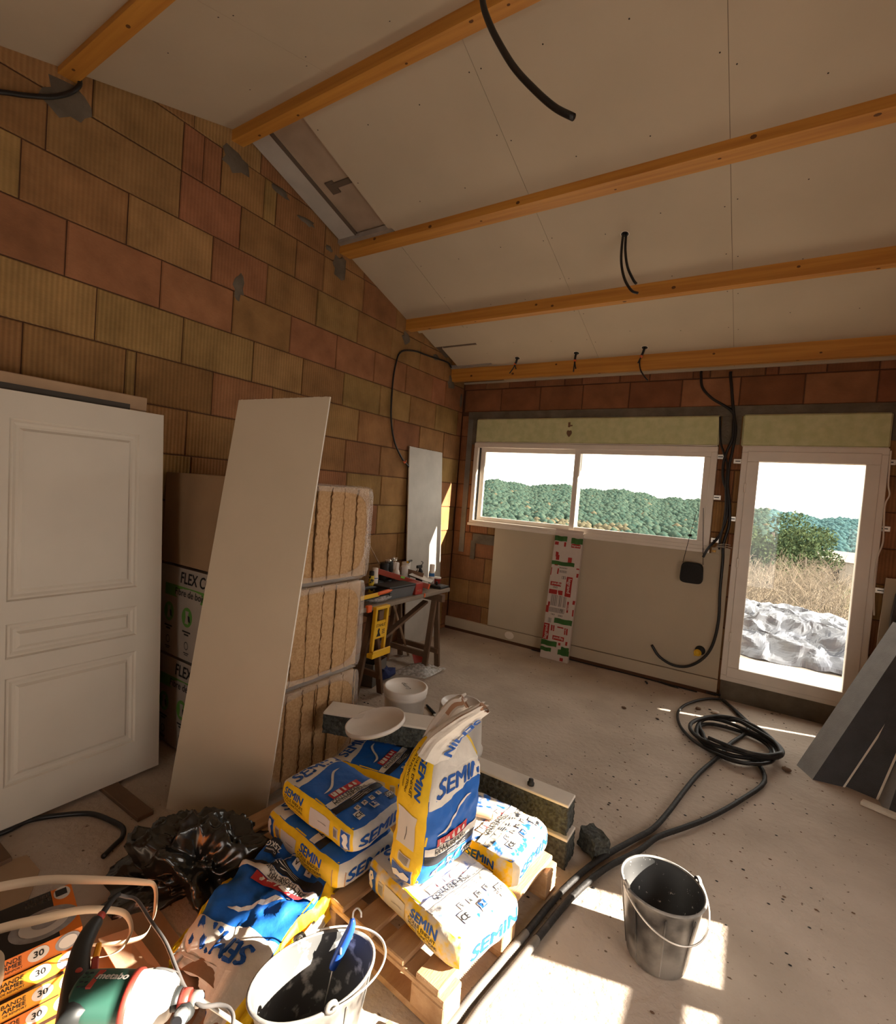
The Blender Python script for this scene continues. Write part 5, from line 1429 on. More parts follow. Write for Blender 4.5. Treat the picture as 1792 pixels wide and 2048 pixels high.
# junction box
T = thing('junction_box', 'yellow flush electrical box in the lining panel by the curled conduit', 'electrical box', (2.89, -0.022, 0.40))
MT['yellow'] = mk('yellow_plastic', (0.78, 0.45, 0.015), 0.45, 0.06, 10, spec=0.45)
m = MB(); m.lathe([(0.0, 0.001), (0.045, 0.0), (0.045, 0.004), (0.0, 0.004)], MT['blackrub'], 24, Matrix.Rotation(pi / 2, 4, 'X')); m.build('cut_hole', T)
m = MB(); m.lathe([(0.0, 0.006), (0.026, 0.006), (0.028, 0.02), (0.034, 0.028), (0.030, 0.03), (0.024, 0.02)], MT['yellow'], 16, Matrix.Translation((-0.018, 0, -0.022)) @ Matrix.Rotation(pi / 2, 4, 'X')); m.box((-0.05, -0.012, -0.062), (-0.035, -0.004, -0.04), MT['yellow']); m.build('yellow_insert', T)
# shoulder pouch hanging from the window frame
T = thing('hanging_pouch', 'small black zipped pouch hanging by its cord from the window frame corner', 'pouch', (2.76, -0.07, 1.045))
MT['nylon'] = mk('black_nylon', (0.018, 0.016, 0.015), 0.7, 0.3, 60, 0.4, 200, spec=0.3)
m = MB(); N_ = 20
def pouch(mb, w, h, d, y0, m_):
    pts = []
    for k in range(40):
        a = 2 * pi * k / 40; c, s_ = cos(a), sin(a); p = 5
        kk = (abs(c) ** p + abs(s_) ** p) ** (-1 / p)
        pts.append((c * kk * w / 2 * (1 - 0.06 * s_), s_ * kk * h / 2))
    r0 = [Vector((x, y0, z + h / 2)) for x, z in pts]; r1 = [Vector((x, y0 - d * 0.8, z + h / 2)) for x, z in pts]; r2 = [Vector((x * 0.9, y0 - d, z * 0.9 + h / 2)) for x, z in pts]
    mb.add(r0 + r1 + r2, [tuple(range(40))] + [(j * 40 + k, j * 40 + (k + 1) % 40, j * 40 + 40 + (k + 1) % 40, j * 40 + 40 + k) for j in (0, 1) for k in range(40)] + [tuple(range(80, 120))[::-1]], m_)
pouch(m, 0.195, 0.20, 0.05, 0.0, MT['nylon']); m.build('pouch_body', T)
m = MB(); m.tube([(-0.09, -0.052, 0.02), (-0.09, -0.052, 0.12), (-0.07, -0.052, 0.175), (0.0, -0.052, 0.185), (0.07, -0.052, 0.175), (0.09, -0.052, 0.12)], 0.003, MT['blackrub'], n=6); m.build('zip', T)
for xs, top_ in ((-0.085, (-0.01, 0.01, 0.70)), (0.09, (0.045, 0.01, 0.735))):
    m = MB(); m.tube([(xs, -0.02, 0.19), ((xs + top_[0]) / 2, -0.01, 0.45), top_], 0.0026, MT['nylon'], n=6, sm=3); m.build('cord', T)
m = MB(); m.bbox((-0.015, -0.004, -0.012), (0.015, 0.004, 0.012), MT['nylon'], 0.003, Matrix.Translation((-0.045, -0.012, 0.46))); m.build('cord_lock', T)

# floor hose: two ribbed tubes, coil
MT['hose'] = mk('dusty_hose', (0.016, 0.014, 0.013), 0.62, 0.0, 14, 0.3, 60, col2=(0.055, 0.047, 0.04), thr=(0.55, 0.8), spec=0.3)
z = 0.021
A1 = [(3.43, -1.56, z), (3.3, -1.93, z), (3.162, -2.242, z), (3.055, -2.437, z), (2.945, -2.625, z), (2.885, -2.80, z), (2.775, -3.043, z), (2.700, -3.312, z), (2.655, -3.597, z), (2.625, -3.804, z), (2.597, -3.98, z), (2.585, -4.2, z), (2.57, -4.6, z)]
coil = []
r_ = random.Random(3)
for k in range(0, 84):
    t = k / 83; a = -2 * pi * 4.2 * t + radians(-50)
    rr = 1.0 + 0.10 * sin(k * 0.9) + 0.14 * (t - 0.5)
    coil.append((3.235 + 0.25 * rr * cos(a) + 0.03 * sin(k * .35), -1.08 + 0.31 * rr * sin(a), z + 0.028 * int(t * 3.2) + 0.004))
A2 = [(3.117, -0.16, z), (3.20, -0.30, z), (3.263, -0.461, z), (3.33, -0.62, z), (3.30, -0.85, z), (3.22, -1.10, z), (3.17, -1.35, z), (3.068, -1.736, z), (3.011, -2.034, z), (2.964, -2.321, z), (2.915, -2.56, z), (2.85, -2.72, z), (2.735, -3.0, z), (2.655, -3.30, z), (2.61, -3.597, z), (2.575, -3.82, z), (2.55, -4.0, z), (2.535, -4.2, z), (2.52, -4.6, z)]
MT['hoserib'] = mk('grey_ribbed_hose', (0.17, 0.155, 0.14), 0.6, 0.3, 10, spec=0.3)
def hose(pts, k0, label):
    mb = MB(); mb.tube(pts, 0.0140, MT['hose'], n=10, sm=4)
    mb.tube(pts[k0:], 0.0155, MT['hoserib'], n=12, sm=44, rib=0.07)
    return tag(mb.build('ribbed_hose'), label, 'hose')
hose(coil[::-1] + A1, len(coil) + 8, 'long dusty black ribbed hose running from its coil toward the camera, right-hand strand')
hose(A2, 14, 'left-hand strand of the paired black hoses on the floor, passing under the coil')
cable('hose_loop', [(3.10, -0.14, 0.018), (3.0, -0.22, 0.018), (2.90, -0.40, 0.018), (2.83, -0.62, 0.018), (2.825, -0.86, 0.018), (2.90, -1.12, 0.018), (3.06, -1.36, 0.035), (3.3, -1.47, 0.06), (3.46, -1.33, 0.06), (3.49, -1.1, 0.05), (3.44, -0.85, 0.03), (3.36, -0.62, 0.018), (3.26, -0.40, 0.018), (3.13, -0.18, 0.03)], 0.0115, 'loose outer loop of thin black hose reaching to the wall below the door corner', 'hose')
cable('cable_tail', [(0.42, -4.9, 0.014), (0.42, -4.70, 0.014), (0.43, -4.60, 0.014), (0.421, -4.512, 0.014), (0.485, -4.412, 0.014), (0.579, -4.319, 0.014), (0.702, -4.282, 0.014), (0.80, -4.27, 0.014), (0.865, -4.30, 0.014), (0.895, -4.35, 0.014), (0.929, -4.41, 0.014)], 0.0115, 'black cable curling out from under the white door leaf')
for i, (p, q) in enumerate([((2.45, -0.16, 0.009), (2.47, -0.20, 0.009)), ((2.56, -0.06, 0.012), (2.74, -0.10, 0.012)), ((2.98, -0.08, 0.03), (3.10, -0.12, 0.05))]):
    a, b = Vector(p), Vector(q)
    cable('cable_offcut', [a, (a + b) / 2 + Vector((0.01, -0.01, 0)), b], 0.009, ('tiny curved black cable offcut on the floor left of the door corner', 'black cable offcut along the foot of the lining panel', 'black cable stub poking out at the door corner')[i], 'cable')
m = MB(); m.tube([(1.2, -0.06, 0.008), (1.8, -0.062, 0.008), (2.3, -0.055, 0.008), (2.9, -0.07, 0.008)], 0.006, BP, n=6); tag(m.build('floor_cable'), 'thin black cable lying along the foot of the lining panel', 'cable')

# debris on the screed
r_ = random.Random(17); db = MB()
for k in range(420):
    q = r_.random()
    if q < 0.40: x, y = r_.gauss(3.05, 0.35), r_.gauss(-1.7, 0.75)
    elif q < 0.6: x, y = r_.uniform(0.2, 4.3), r_.uniform(-1.0, -0.06)
    elif q < 0.75: x, y = r_.gauss(0.75, 0.12), r_.gauss(-2.2, 0.25)
    else: x, y = r_.uniform(1.9, 4.3), r_.uniform(-3.6, -0.5)
    if not (0.1 < x < 4.4 and -4.4 < y < -0.05): continue
    s = r_.uniform(0.0015, 0.0055) * (1.6 if r_.random() < .05 else 1); a = r_.uniform(0, 3.14)
    v = [Vector(((p.x * cos(a) - p.y * sin(a)) * s * 1.7, (p.x * sin(a) + p.y * cos(a)) * s, (p.z + 1) * s * 0.5)) + Vector((x, y, 0)) for p in I1[0]]
    db.add(v, I1[1], MT['blackrub'] if r_.random() < .6 else MT['rawwood'])
tag(db.build('floor_debris'), 'dark crumbs of foam and dirt scattered over the concrete floor', 'debris', kind='stuff')
for i, (x, y, s) in enumerate([(3.08, -0.50, 0.022), (2.42, -0.98, 0.014), (2.95, -0.52, 0.016), (3.56, -1.25, 0.02), (2.97, -3.33, 0.0)]):
    if s: 
        o = lump('rubble_chip', (x, y, 0), (s * 1.5, s, s * 0.7), ('pale plaster chip in front of the glazed door', 'dark chip by the left end of the thin light streak', 'dark chip inside the outer hose loop', 'dark chip beside the grey foam slab foot')[i], MT['whiteskin'] if i == 0 else MT['rawwood'], 'rubble', i)

# ================================================================== carton standing under the window
T = thing('long_carton', 'long narrow white carton with red print and green tape, propped under the window', 'carton', (1.52, -0.16, 0))
MT['cartonw'] = mk('white_carton', (0.56, 0.47, 0.41), 0.7, 0.06, 6, 0.1, 20)
MT['cartonr'] = mk('carton_red', (0.34, 0.025, 0.02), 0.7)
MT['tapeg'] = mk('green_tape', (0.025, 0.12, 0.015), 0.4, 0.3, 8, spec=0.6)
MT['inkg'] = mk('label_print_grey', (0.20, 0.17, 0.15), 0.8)
PB = Vector((1.355, -0.20, 0)); ux = Vector((0.31, 0.0, 0.0)); uz = (Vector((1.375, -0.075, 1.40)) - PB)
nrm_ = ux.cross(uz).normalized()          # faces the room
dep = -nrm_ * 0.045
def CF(u, v, w=0.0): return PB + ux * u + uz * v + nrm_ * w
m = MB()
def wob(u, v, w): return CF(u, v, w) + Vector((0.004 * noise.noise(Vector((u * 3, v * 9, 1))), 0.004 * noise.noise(Vector((u * 4, v * 8, 5))), 0))
m.grid(lambda u, v: wob(u, v, 0), 6, 30, MT['cartonw'], False)
m.grid(lambda u, v: wob(1, v, -0.045 * u), 2, 30, MT['cartonw'], False)
m.grid(lambda u, v: wob(0, v, -0.045 * (1 - u)), 2, 30, MT['cartonw'], False)
m.grid(lambda u, v: wob(u, 1, -0.045 * v), 6, 2, MT['cartonw'], False); m.grid(lambda u, v: wob(1 - u, v, -0.045), 6, 30, MT['cartonw'], False)
L3 = lambda lv: (lambda a, b: wob(a, b, 0.0012 * lv))
def rr_(a0, b0, a1, b1, mm, lv=1): f_ = L3(lv); m.grid(lambda u, v: f_(a0 + (a1 - a0) * u, b0 + (b1 - b0) * v), 2, 4, mm)
def ct(txt, a, b, size, mm, lv=2, rot=0.0, bold=0.02):
    f_ = L3(lv); vs, fs = text_mesh(txt, size, bold); c, s_ = cos(rot), sin(rot)
    m.add([f_(a + (x * c - y * s_) / 0.31, b + (x * s_ + y * c) / 1.40) for x, y in vs], fs, mm)
R_ = MT['cartonr']; Wc = MT['cartonw']
for (a0, b0, a1, b1) in [(0.62, 0.885, 0.95, 0.915), (0.02, 0.893, 0.16, 0.918), (0.36, 0.885, 0.43, 0.92), (0.12, 0.775, 0.24, 0.815), (0.57, 0.765, 0.70, 0.805),
                         (0.10, 0.73, 0.22, 0.745), (0.24, 0.665, 0.29, 0.71), (0.60, 0.50, 0.82, 0.655), (0.05, 0.57, 0.44, 0.602), (0.03, 0.505, 0.52, 0.54), (0.60, 0.50, 0.72, 0.53),
                         (0.05, 0.405, 0.12, 0.44), (0.0, 0.355, 0.10, 0.41), (0.74, 0.38, 0.80, 0.465), (0.0, 0.145, 0.21, 0.27), (0.27, 0.22, 0.40, 0.265), (0.76, 0.21, 0.88, 0.26),
                         (0.36, 0.155, 0.78, 0.188), (0.50, 0.252, 0.72, 0.262), (0.33, 0.115, 0.44, 0.13), (0.60, 0.12, 0.68, 0.14), (0.85, 0.13, 0.92, 0.16), (0.90, 0.72, 1.0, 0.73),
                         (0.92, 0.45, 1.0, 0.48), (0.93, 0.66, 1.0, 0.69), (0.95, 0.36, 1.0, 0.41), (0.0, 0.65, 0.03, 0.71), (0.72, 0.005, 0.84, 0.03)]: rr_(a0, b0, a1, b1, R_)
ct('legrand', 0.80, 0.90, 0.028, Wc); ct('legrand', 0.27, 0.586, 0.036, Wc, rot=pi); ct('legrand', 0.72, 0.585, 0.055, Wc, rot=pi / 2 * 3); ct('legrand', 0.10, 0.205, 0.052, Wc, rot=pi / 2)
ct('legrand', 0.57, 0.171, 0.036, Wc, rot=pi); ct('legrand', 0.335, 0.243, 0.022, Wc, rot=pi / 2); ct('legrand', 0.82, 0.235, 0.022, Wc, rot=pi / 2 * 3); ct('legrand', 0.77, 0.42, 0.02, Wc, rot=pi / 2)
for (a, b) in ((0.66, 0.90), (0.41, 0.586), (0.71, 0.170)):
    rr_(a - 0.018, b - 0.006, a + 0.018, b + 0.006, Wc, 2); rr_(a - 0.009, b - 0.003, a + 0.009, b + 0.003, R_, 3)
f_ = L3(1)
m.add([f_(0.10, 0.84), f_(0.10, 0.80), f_(0.20, 0.835), f_(0.20, 0.80)], [(0, 1, 3), (0, 3, 2)], R_)
for (a0, b0, a1, b1) in [(0.28, 0.712, 0.58, 0.722), (0.30, 0.68, 0.58, 0.698), (0.42, 0.632, 0.57, 0.655), (0.15, 0.552, 0.32, 0.566), (0.12, 0.415, 0.36, 0.50), (0.40, 0.415, 0.52, 0.50), (0.56, 0.415, 0.68, 0.495), (0.10, 0.365, 0.66, 0.40), (0.20, 0.342, 0.34, 0.352), (0.46, 0.338, 0.62, 0.352), (0.12, 0.28, 0.24, 0.315)]:
    rr_(a0, b0, a1, b1, MT['inkg'], 1)
    n_ = max(2, int((a1 - a0) / 0.05))
    for k in range(n_): rr_(a0 + (a1 - a0) * (k + 0.2) / n_, b0 + 0.002, a0 + (a1 - a0) * (k + 0.6) / n_, b1 - 0.002, Wc, 2)
rr_(0.0, 1.0 - 0.001, 1.0, 1.02, Wc)
m.build('carton_body', T, world=True)
for (a0, b0, a1, b1) in [(-0.01, 0.925, 0.45, 0.965), (0.60, 0.915, 1.02, 0.96), (-0.01, 0.735, 0.82, 0.765), (0.36, 0.285, 1.0, 0.325), (-0.02, 0.10, 0.55, 0.14), (-0.02, 0.055, 0.38, 0.085), (0.62, 0.05, 1.02, 0.09), (0.72, 0.06, 1.0, 0.115)]:
    t_ = MB(); t_.grid(lambda u, v: wob(a0 + (a1 - a0) * u, b0 + (b1 - b0) * v + 0.002 * sin(u * 9), 0.004 + 0.002 * sin(u * 20)), 10, 2, MT['tapeg']); t_.build('tape_strip', T, world=True)

# ================================================================== on and around the workbench
ZB = 0.796
def can(x, y, r, h, body, cap, label, name='spray_can', cat='can', band=None, caph=0.35, z=ZB):
    T = thing(name, label, cat, (x, y, z))
    m = MB(); m.lathe([(0, 0.001), (r * 0.95, 0), (r, 0.006), (r, h * (1 - caph)), (r * 0.93, h * (1 - caph) + 0.006), (0, h * (1 - caph) + 0.006)], body, 24)
    if band: m.lathe([(r + 0.0006, h * 0.45), (r + 0.0006, h * 0.60)], band, 24, a0=-2.2, a1=0.2)
    m.build('can_body', T)
    m = MB(); m.lathe([(r * 0.9, h * (1 - caph)), (r * 0.9, h - 0.006), (r * 0.82, h), (0, h)], cap, 24); m.build('cap', T)
    return T
MT['blue'] = mk('blue_label', (0.02, 0.11, 0.30), 0.5); MT['redp'] = mk('red_plastic', (0.36, 0.03, 0.02), 0.45, spec=0.4)
MT['orange'] = mk('orange_grip', (0.75, 0.13, 0.03), 0.5); MT['dkgrey'] = mk('dark_grey_plastic', (0.05, 0.052, 0.055), 0.5, 0.1, 10)
MT['grey'] = mk('toolbox_grey', (0.115, 0.12, 0.125), 0.5, 0.08, 8, spec=0.4); MT['redmetal'] = mk('red_level_paint', (0.32, 0.045, 0.02), 0.45, 0.15, 6, spec=0.4)
MT['yelblk'] = mk('yellow_black_label', (0.60, 0.42, 0.02), 0.5, 0.0, 40, col2=(0.02, 0.02, 0.02), thr=(0.52, 0.54))
can(0.47, -2.09, 0.030, 0.235, MT['white'], MT['white'], 'white spray can with blue ring at the left of the workbench', band=None)
m = MB(); m.lathe([(0.0306, 0.145), (0.0306, 0.152)], MT['blue'], 24); 
o = m.build('blue_ring', bpy.data.objects['spray_can'])
can(0.50, -2.17, 0.024, 0.22, MT['yelblk'], MT['blackrub'], 'yellow and black cartridge beside the white spray can', 'cartridge', 'cartridge', caph=0.2)
can(0.565, -1.315, 0.030, 0.215, MT['white'], MT['white'], 'white spray can with blue label at the right end of the workbench', band=MT['blue'])
can(0.34, -1.80, 0.045, 0.235, MT['blackrub'], MT['blackrub'], 'left of the two tall black pots behind the level', 'pot', 'pot', caph=0.3)
can(0.30, -1.68, 0.045, 0.24, MT['blackrub'], MT['blackrub'], 'right of the two tall black pots behind the level', 'pot', 'pot', caph=0.3)
m = MB(); m.box((0.382, -1.82, 0.875), (0.386, -1.78, 0.915), MT['inkg']); tag(m.build('pot_label'), 'grey label on the left black pot', 'label') if False else None
T = thing('squeeze_bottle', 'cream squeeze bottle with cone nozzle in front of the black pots', 'bottle', (0.43, -1.73, ZB))
m = MB(); m.lathe([(0, 0), (0.034, 0), (0.036, 0.01), (0.036, 0.15), (0.026, 0.175), (0.014, 0.182), (0, 0.183)], MT['white'], 20); m.lathe([(0.0366, 0.03), (0.0366, 0.11)], MT['dkgrey'], 20); m.build('bottle_body', T)
m = MB(); m.lathe([(0.014, 0.18), (0.006, 0.225), (0.004, 0.25), (0, 0.25)], MT['white'], 14); m.build('nozzle', T)
can(0.40, -1.55, 0.042, 0.20, MT['dkgrey'], MT['white'], 'squat can with white lid and dark label, mid workbench', 'lidded_can', 'can', caph=0.55)
can(0.33, -1.62, 0.045, 0.225, MT['white'], MT['white'], 'plain white can behind the squeeze bottle', 'lidded_can', 'can')
can(0.33, -1.44, 0.050, 0.215, MT['dkgrey'], MT['white'], 'wide white-topped can under the black-handled knife', 'lidded_can', 'can', caph=0.5)
m = MB(); m.tube([(0.42, -1.53, 1.028), (0.36, -1.42, 1.024), (0.34, -1.36, 1.02)], lambda t: 0.012 - 0.003 * t, MT['blackrub'], n=8); m.tube([(0.425, -1.545, 1.03), (0.43, -1.56, 1.035)], 0.01, MT['yellow'], n=8)
tag(m.build('knife'), 'black-handled knife with yellow end lying on the wide can', 'knife')
T = thing('trigger_bottle', 'black trigger-spray bottle left of the blue-label spray can', 'bottle', (0.47, -1.395, ZB))
m = MB(); m.lathe([(0, 0), (0.034, 0), (0.036, 0.01), (0.033, 0.14), (0.015, 0.17), (0, 0.17)], MT['blackrub'], 20); m.build('bottle_body', T)
m = MB(); m.bbox((-0.012, -0.05, 0.17), (0.012, 0.03, 0.20), MT['blackrub'], 0.004); m.tube([(0, -0.02, 0.18), (0.0, -0.03, 0.14), (0.0, -0.045, 0.11)], 0.005, MT['pvc'], n=6); m.tube([(0.01, 0.01, 0.2), (0, 0.05, 0.22), (0, 0.02, 0.235)], 0.004, BP, n=6); m.build('trigger', T)
T = thing('plastic_tub', 'small red tub at the right end of the workbench', 'tub', (0.60, -1.235 - 0.02, ZB))
m = MB(); m.lathe([(0, 0), (0.028, 0), (0.034, 0.07), (0.036, 0.072), (0.03, 0.068), (0, 0.06)], MT['redp'], 20); m.build('tub', T)
m = MB(); m.lathe([(0.036, 0.072), (0.037, 0.085), (0, 0.087)], MT['clearplastic'], 20); m.build('rim', T)
m = MB(); m.bbox((0.60, -1.40, ZB), (0.735, -1.245, ZB + 0.022), MT['blackrub'], 0.004, None); m.bbox((0.62, -1.39, ZB + 0.022), (0.72, -1.29, ZB + 0.028), MT['dkgrey'], 0.002)
tag(m.build('flat_case'), 'flat black case at the right front corner of the workbench', 'case')
m = MB(); m.lathe([(0, 0), (0.012, 0), (0.012, 0.03), (0.006, 0.035), (0, 0.035)], MT['blackrub'], 14); o = m.build('small_cap', recenter=False); o.location = (0.66, -1.36, ZB + 0.0282); tag(o, 'tiny black cap standing on the flat black case', 'cap')
def toolbox():
    T = thing('tool_tray', 'grey plastic tool tray with black lid, front of the workbench', 'tool tray', (0.62, -1.97, ZB), radians(-3))
    m = MB(); v0 = [(-0.08, -0.16, 0), (0.08, -0.16, 0), (0.08, 0.14, 0), (-0.08, 0.14, 0)]; v1 = [(-0.095, -0.19, 0.09), (0.095, -0.19, 0.09), (0.095, 0.16, 0.09), (-0.095, 0.16, 0.09)]
    m.hexa(v0 + v1, MT['grey']); m.build('tray', T)
    m = MB(); m.bbox((-0.10, -0.20, 0.09), (0.10, 0.165, 0.108), MT['blackrub'], 0.006); m.build('lid', T)
toolbox()
T = thing('drill_bit_box', 'small red box with faint lettering beside the grey tool tray', 'box', (0.675, -1.755, ZB), radians(-5))
m = MB(); m.bbox((-0.055, -0.05, 0), (0.055, 0.05, 0.105), MT['redp'], 0.004)
D = lambda u, v: Vector((0.0556, u, v)); put_text(m, 'M 23', D, 0.0, 0.035, 0.028, MT['mdf'], bold=0.02); m.build('box_body', T)
# long red spirit level leaning over the clutter
a = Vector((0.30, -2.02, 1.015)); b = Vector((0.655, -1.50, 0.825))
a = Vector((0.45, -2.07, 1.005)); b = Vector((0.665, -1.52, 0.83))
T = thing('spirit_level', 'long red spirit level slanting over the clutter on the workbench', 'spirit level', a)
m = MB(); m.beam(a, b, 0.022, 0.05, MT['redmetal']); m.build('level_body', T, world=True)
m = MB(); m.beam(b - (b - a).normalized() * 0.005, b + (b - a).normalized() * 0.015, 0.024, 0.052, MT['orange']); m.build('end_cap', T, world=True)
c_ = a.lerp(b, 0.45); m = MB(); m.beam(c_ + Vector((0.0, 0, 0.012)), c_ + (b - a).normalized() * 0.05 + Vector((0.0, 0, 0.012)), 0.026, 0.02, mk('vial_green', (0.25, 0.62, 0.10), 0.2, spec=0.8)); m.build('vial', T, world=True)
m = MB(); m.beam((0.36, -1.60, 0.95), (0.56, -1.46, 0.90), 0.004, 0.07, MT['rawwood']); tag(m.build('wooden_shim'), 'short reddish board piece behind the red level', 'board')
m = MB(); m.add([Vector(p) for p in [(0.50, -1.62, 0.93), (0.68, -1.50, 0.865), (0.60, -1.33, 0.86), (0.45, -1.44, 0.93)]], [(0, 1, 2, 3)], MT['white']); m.add([Vector(p) - Vector((0, 0, 0.004)) for p in [(0.50, -1.62, 0.93), (0.68, -1.50, 0.865), (0.60, -1.33, 0.86), (0.45, -1.44, 0.93)]], [(3, 2, 1, 0)], MT['white'])
tag(m.build('paper_sheet'), 'folded white instruction sheet under the red level', 'paper')
# saws and knives at the left front
T = thing('hand_saw', 'saw with orange handle lying at the left front of the workbench', 'saw', (0.66, -2.28, 0.85))
m = MB(); m.tube([(0.70, -2.32, 0.872), (0.70, -2.20, 0.878), (0.69, -2.10, 0.884), (0.685, -2.06, 0.886)], lambda t: 0.013 + 0.004 * sin(t * 6), MT['orange'], n=10); m.build('grip', T, world=True)
m = MB(); m.beam((0.70, -2.62, 0.862), (0.70, -2.30, 0.868), 0.012, 0.035, MT['yellow']); m.beam((0.70, -2.62, 0.84), (0.69, -2.08, 0.855), 0.02, 0.012, MT['blackrub']); m.build('blade_guard', T, world=True)
m = MB(); m.tube([(0.62, -2.6, 0.885), (0.60, -2.45, 0.90), (0.58, -2.3, 0.90), (0.56, -2.2, 0.885), (0.54, -2.12, 0.87)], 0.014, MT['blackrub'], n=8); tag(m.build('rubber_lead'), 'thick black tool lead lying over the saw', 'cord')
m = MB(); r_ = random.Random(2)
m.bbox((0.22, -2.62, ZB), (0.56, -1.88, ZB + 0.035), MT['rawwood'], 0.004)
tag(m.build('wood_offcut_board'), 'low dark board under the tools at the rear of the workbench', 'board')
for i, (x, y, z_, s) in enumerate([(0.42, -1.98, 0.85, 0.06), (0.50, -1.88, 0.86, 0.055), (0.47, -2.3, 0.86, 0.05)]):
    o = lump('work_glove', (x, y, z_ - 0.02), (s, s * 1.4, s * 0.6), 'dark crumpled work glove, %s on the workbench' % ('below the left end of the red level', 'under the red level near the vial', 'left of the white spray can')[i], MT['nylon'], 'glove', i + 3, 0.5)
T = thing('plastic_bag_of_fixings', 'clear plastic bag of fixings at the front edge of the workbench', 'plastic bag', (0.665, -2.27, ZB))
MT['clearbag'] = mk('clear_bag', (0.75, 0.73, 0.70), 0.2, 0.0, 40, 0.8, 40, spec=0.9, alpha=0.55, col2=(0.35, 0.34, 0.33))
v, f = I2; m = MB(); m.add([Vector((p.x * 0.06, p.y * 0.14 * (1 + 0.2 * p.x), (p.z + 0.85) * 0.03)) * (1 + 0.3 * noise.noise(p * 2.5)) for p in v], f, MT['clearbag'], False); m.build('bag', T)
m = MB(); m.lathe([(0, 0), (0.02, 0), (0.02, 0.03), (0, 0.03)], MT['blackrub'], 10, Matrix.Translation((0, -0.03, 0.006))); m.build('fixings', T)
m = MB(); m.bbox((0.73, -2.50, 0.755), (0.762, -2.45, 0.81), MT['orange'], 0.004); tag(m.build('clamp_jaw'), 'small orange clamp jaw on the plank edge near the insulation', 'clamp')
m = MB(); m.bbox((0.742, -1.70, 0.765), (0.752, -1.685, 0.80), MT['orange'], 0.002); tag(m.build('orange_clip'), 'tiny orange clip on the plank edge below the red box', 'clip')
m = MB(); m.tube([(0.28, -1.79, 1.0), (0.20, -1.84, 1.15), (0.15, -1.88, 1.27)], 0.006, MT['mdf'], n=8, sm=2); tag(m.build('brush_handle'), 'thin wooden stick upright behind the black pots', 'stick')
for i, (x, y) in enumerate([(0.33, -1.735), (0.31, -1.64), (0.30, -1.60)]):
    o = lump('foil_scrap', (x, y, 1.03), (0.03, 0.025, 0.018), 'shiny foil scrap on the pots, %s' % ('leftmost', 'middle', 'rightmost')[i], MT['steel_bracket'], 'foil', i, 0.6)
# yellow board carrier hanging on the plank
T = thing('panel_carrier', 'yellow plastic panel carrier handle hanging on the front of the workbench', 'panel carrier', (0.77, -2.34, 0.45))
Yl = MT['yellow']; m = MB()
def py(u, v): return Vector((0.765 + 0.03 * max(0, (0.62 - v)) , -2.44 + u * 0.20 - 0.06 * max(0, 0.55 - v) , 0.405 + v * 0.385))
def bar(u0, v0, u1, v1, w=0.03): m.beam(py(u0, v0), py(u1, v1), w, 0.022, Yl, up=(1, 0, 0))
def bar2(u0, v0, u1, v1, w): m.beam(py(u0, v0), py(u1, v1), 0.024, w, Yl, up=(1, 0, 0))
bar2(0.10, 0.06, 0.10, 0.55, 0.030); bar2(0.10, 0.52, 0.16, 0.98, 0.034); bar2(0.82, 0.06, 0.82, 0.55, 0.030); bar2(0.82, 0.52, 0.88, 0.98, 0.034)
bar2(0.08, 0.97, 0.96, 0.97, 0.04); bar2(0.10, 0.66, 0.90, 0.66, 0.02)
m.hexa([py(0.1, 0.34), py(0.85, 0.34), py(0.86, 0.66), py(0.12, 0.66)] + [p + Vector((0.012, 0, 0)) for p in (py(0.1, 0.34), py(0.85, 0.34), py(0.86, 0.66), py(0.12, 0.66))], Yl)
m.beam(py(-0.12, 0.04) + Vector((0.02, 0, 0)), py(1.02, 0.04) + Vector((0.02, 0, 0)), 0.06, 0.035, Yl); m.beam(py(-0.10, 0.09) + Vector((0.045, 0, 0)), py(1.0, 0.09) + Vector((0.045, 0, 0)), 0.012, 0.04, Yl)
m.build('carrier_body', T, world=True)
m = MB(); D = lambda u, v: py(u, v) + Vector((0.0132, 0, 0))
vs, fs = text_mesh('STANLEY', 0.16, 0.02); m.add([D(0.5 + x, 0.60 + y * 0.5) for x, y in vs], fs, MT['printblack'])
m.add([D(*q) for q in [(0.22, 0.38), (0.50, 0.38), (0.40, 0.47), (0.42, 0.53), (0.34, 0.55), (0.28, 0.50), (0.30, 0.45)]], [tuple(range(7))], MT['printblack'])
for k in range(3): m.add([D(0.56, 0.42 + .035 * k), D(0.74, 0.42 + .035 * k), D(0.74, 0.435 + .035 * k), D(0.56, 0.435 + .035 * k)], [(0, 1, 2, 3)], MT['printblack'])
m.build('label', T, world=True)
# under the bench
T = thing('blister_pack', 'clear plastic packaging with red header card on the floor under the workbench', 'packaging', (0.68, -1.55, 0))
m = MB(); m.grid(lambda u, v: Vector((0.50 + 0.32 * u, -1.80 + 0.36 * v + 0.12 * u, 0.02 + 0.07 * sin(pi * u) * sin(pi * v) + 0.01 * noise.noise(Vector((u * 6, v * 6, 0))))), 12, 12, MT['clearbag'], False); m.build('blister', T, world=True)
m = MB(); m.hexa([(0.56, -1.50, 0.05), (0.66, -1.40, 0.05), (0.56, -1.32, 0.11), (0.47, -1.42, 0.11), (0.56, -1.50, 0.054), (0.66, -1.40, 0.054), (0.56, -1.32, 0.114), (0.47, -1.42, 0.114)], MT['redp']); m.build('header_card', T, world=True)
o = lump('blue_rag', (0.50, -1.90, 0), (0.09, 0.13, 0.06), 'crumpled dark blue rag under the workbench', mk('blue_cloth', (0.03, 0.04, 0.12), 0.9), 'rag', 5, 0.6)
T = thing('cardboard_box', 'dark open cardboard box behind the left trestle', 'box', (0.42, -2.05, 0), radians(12))
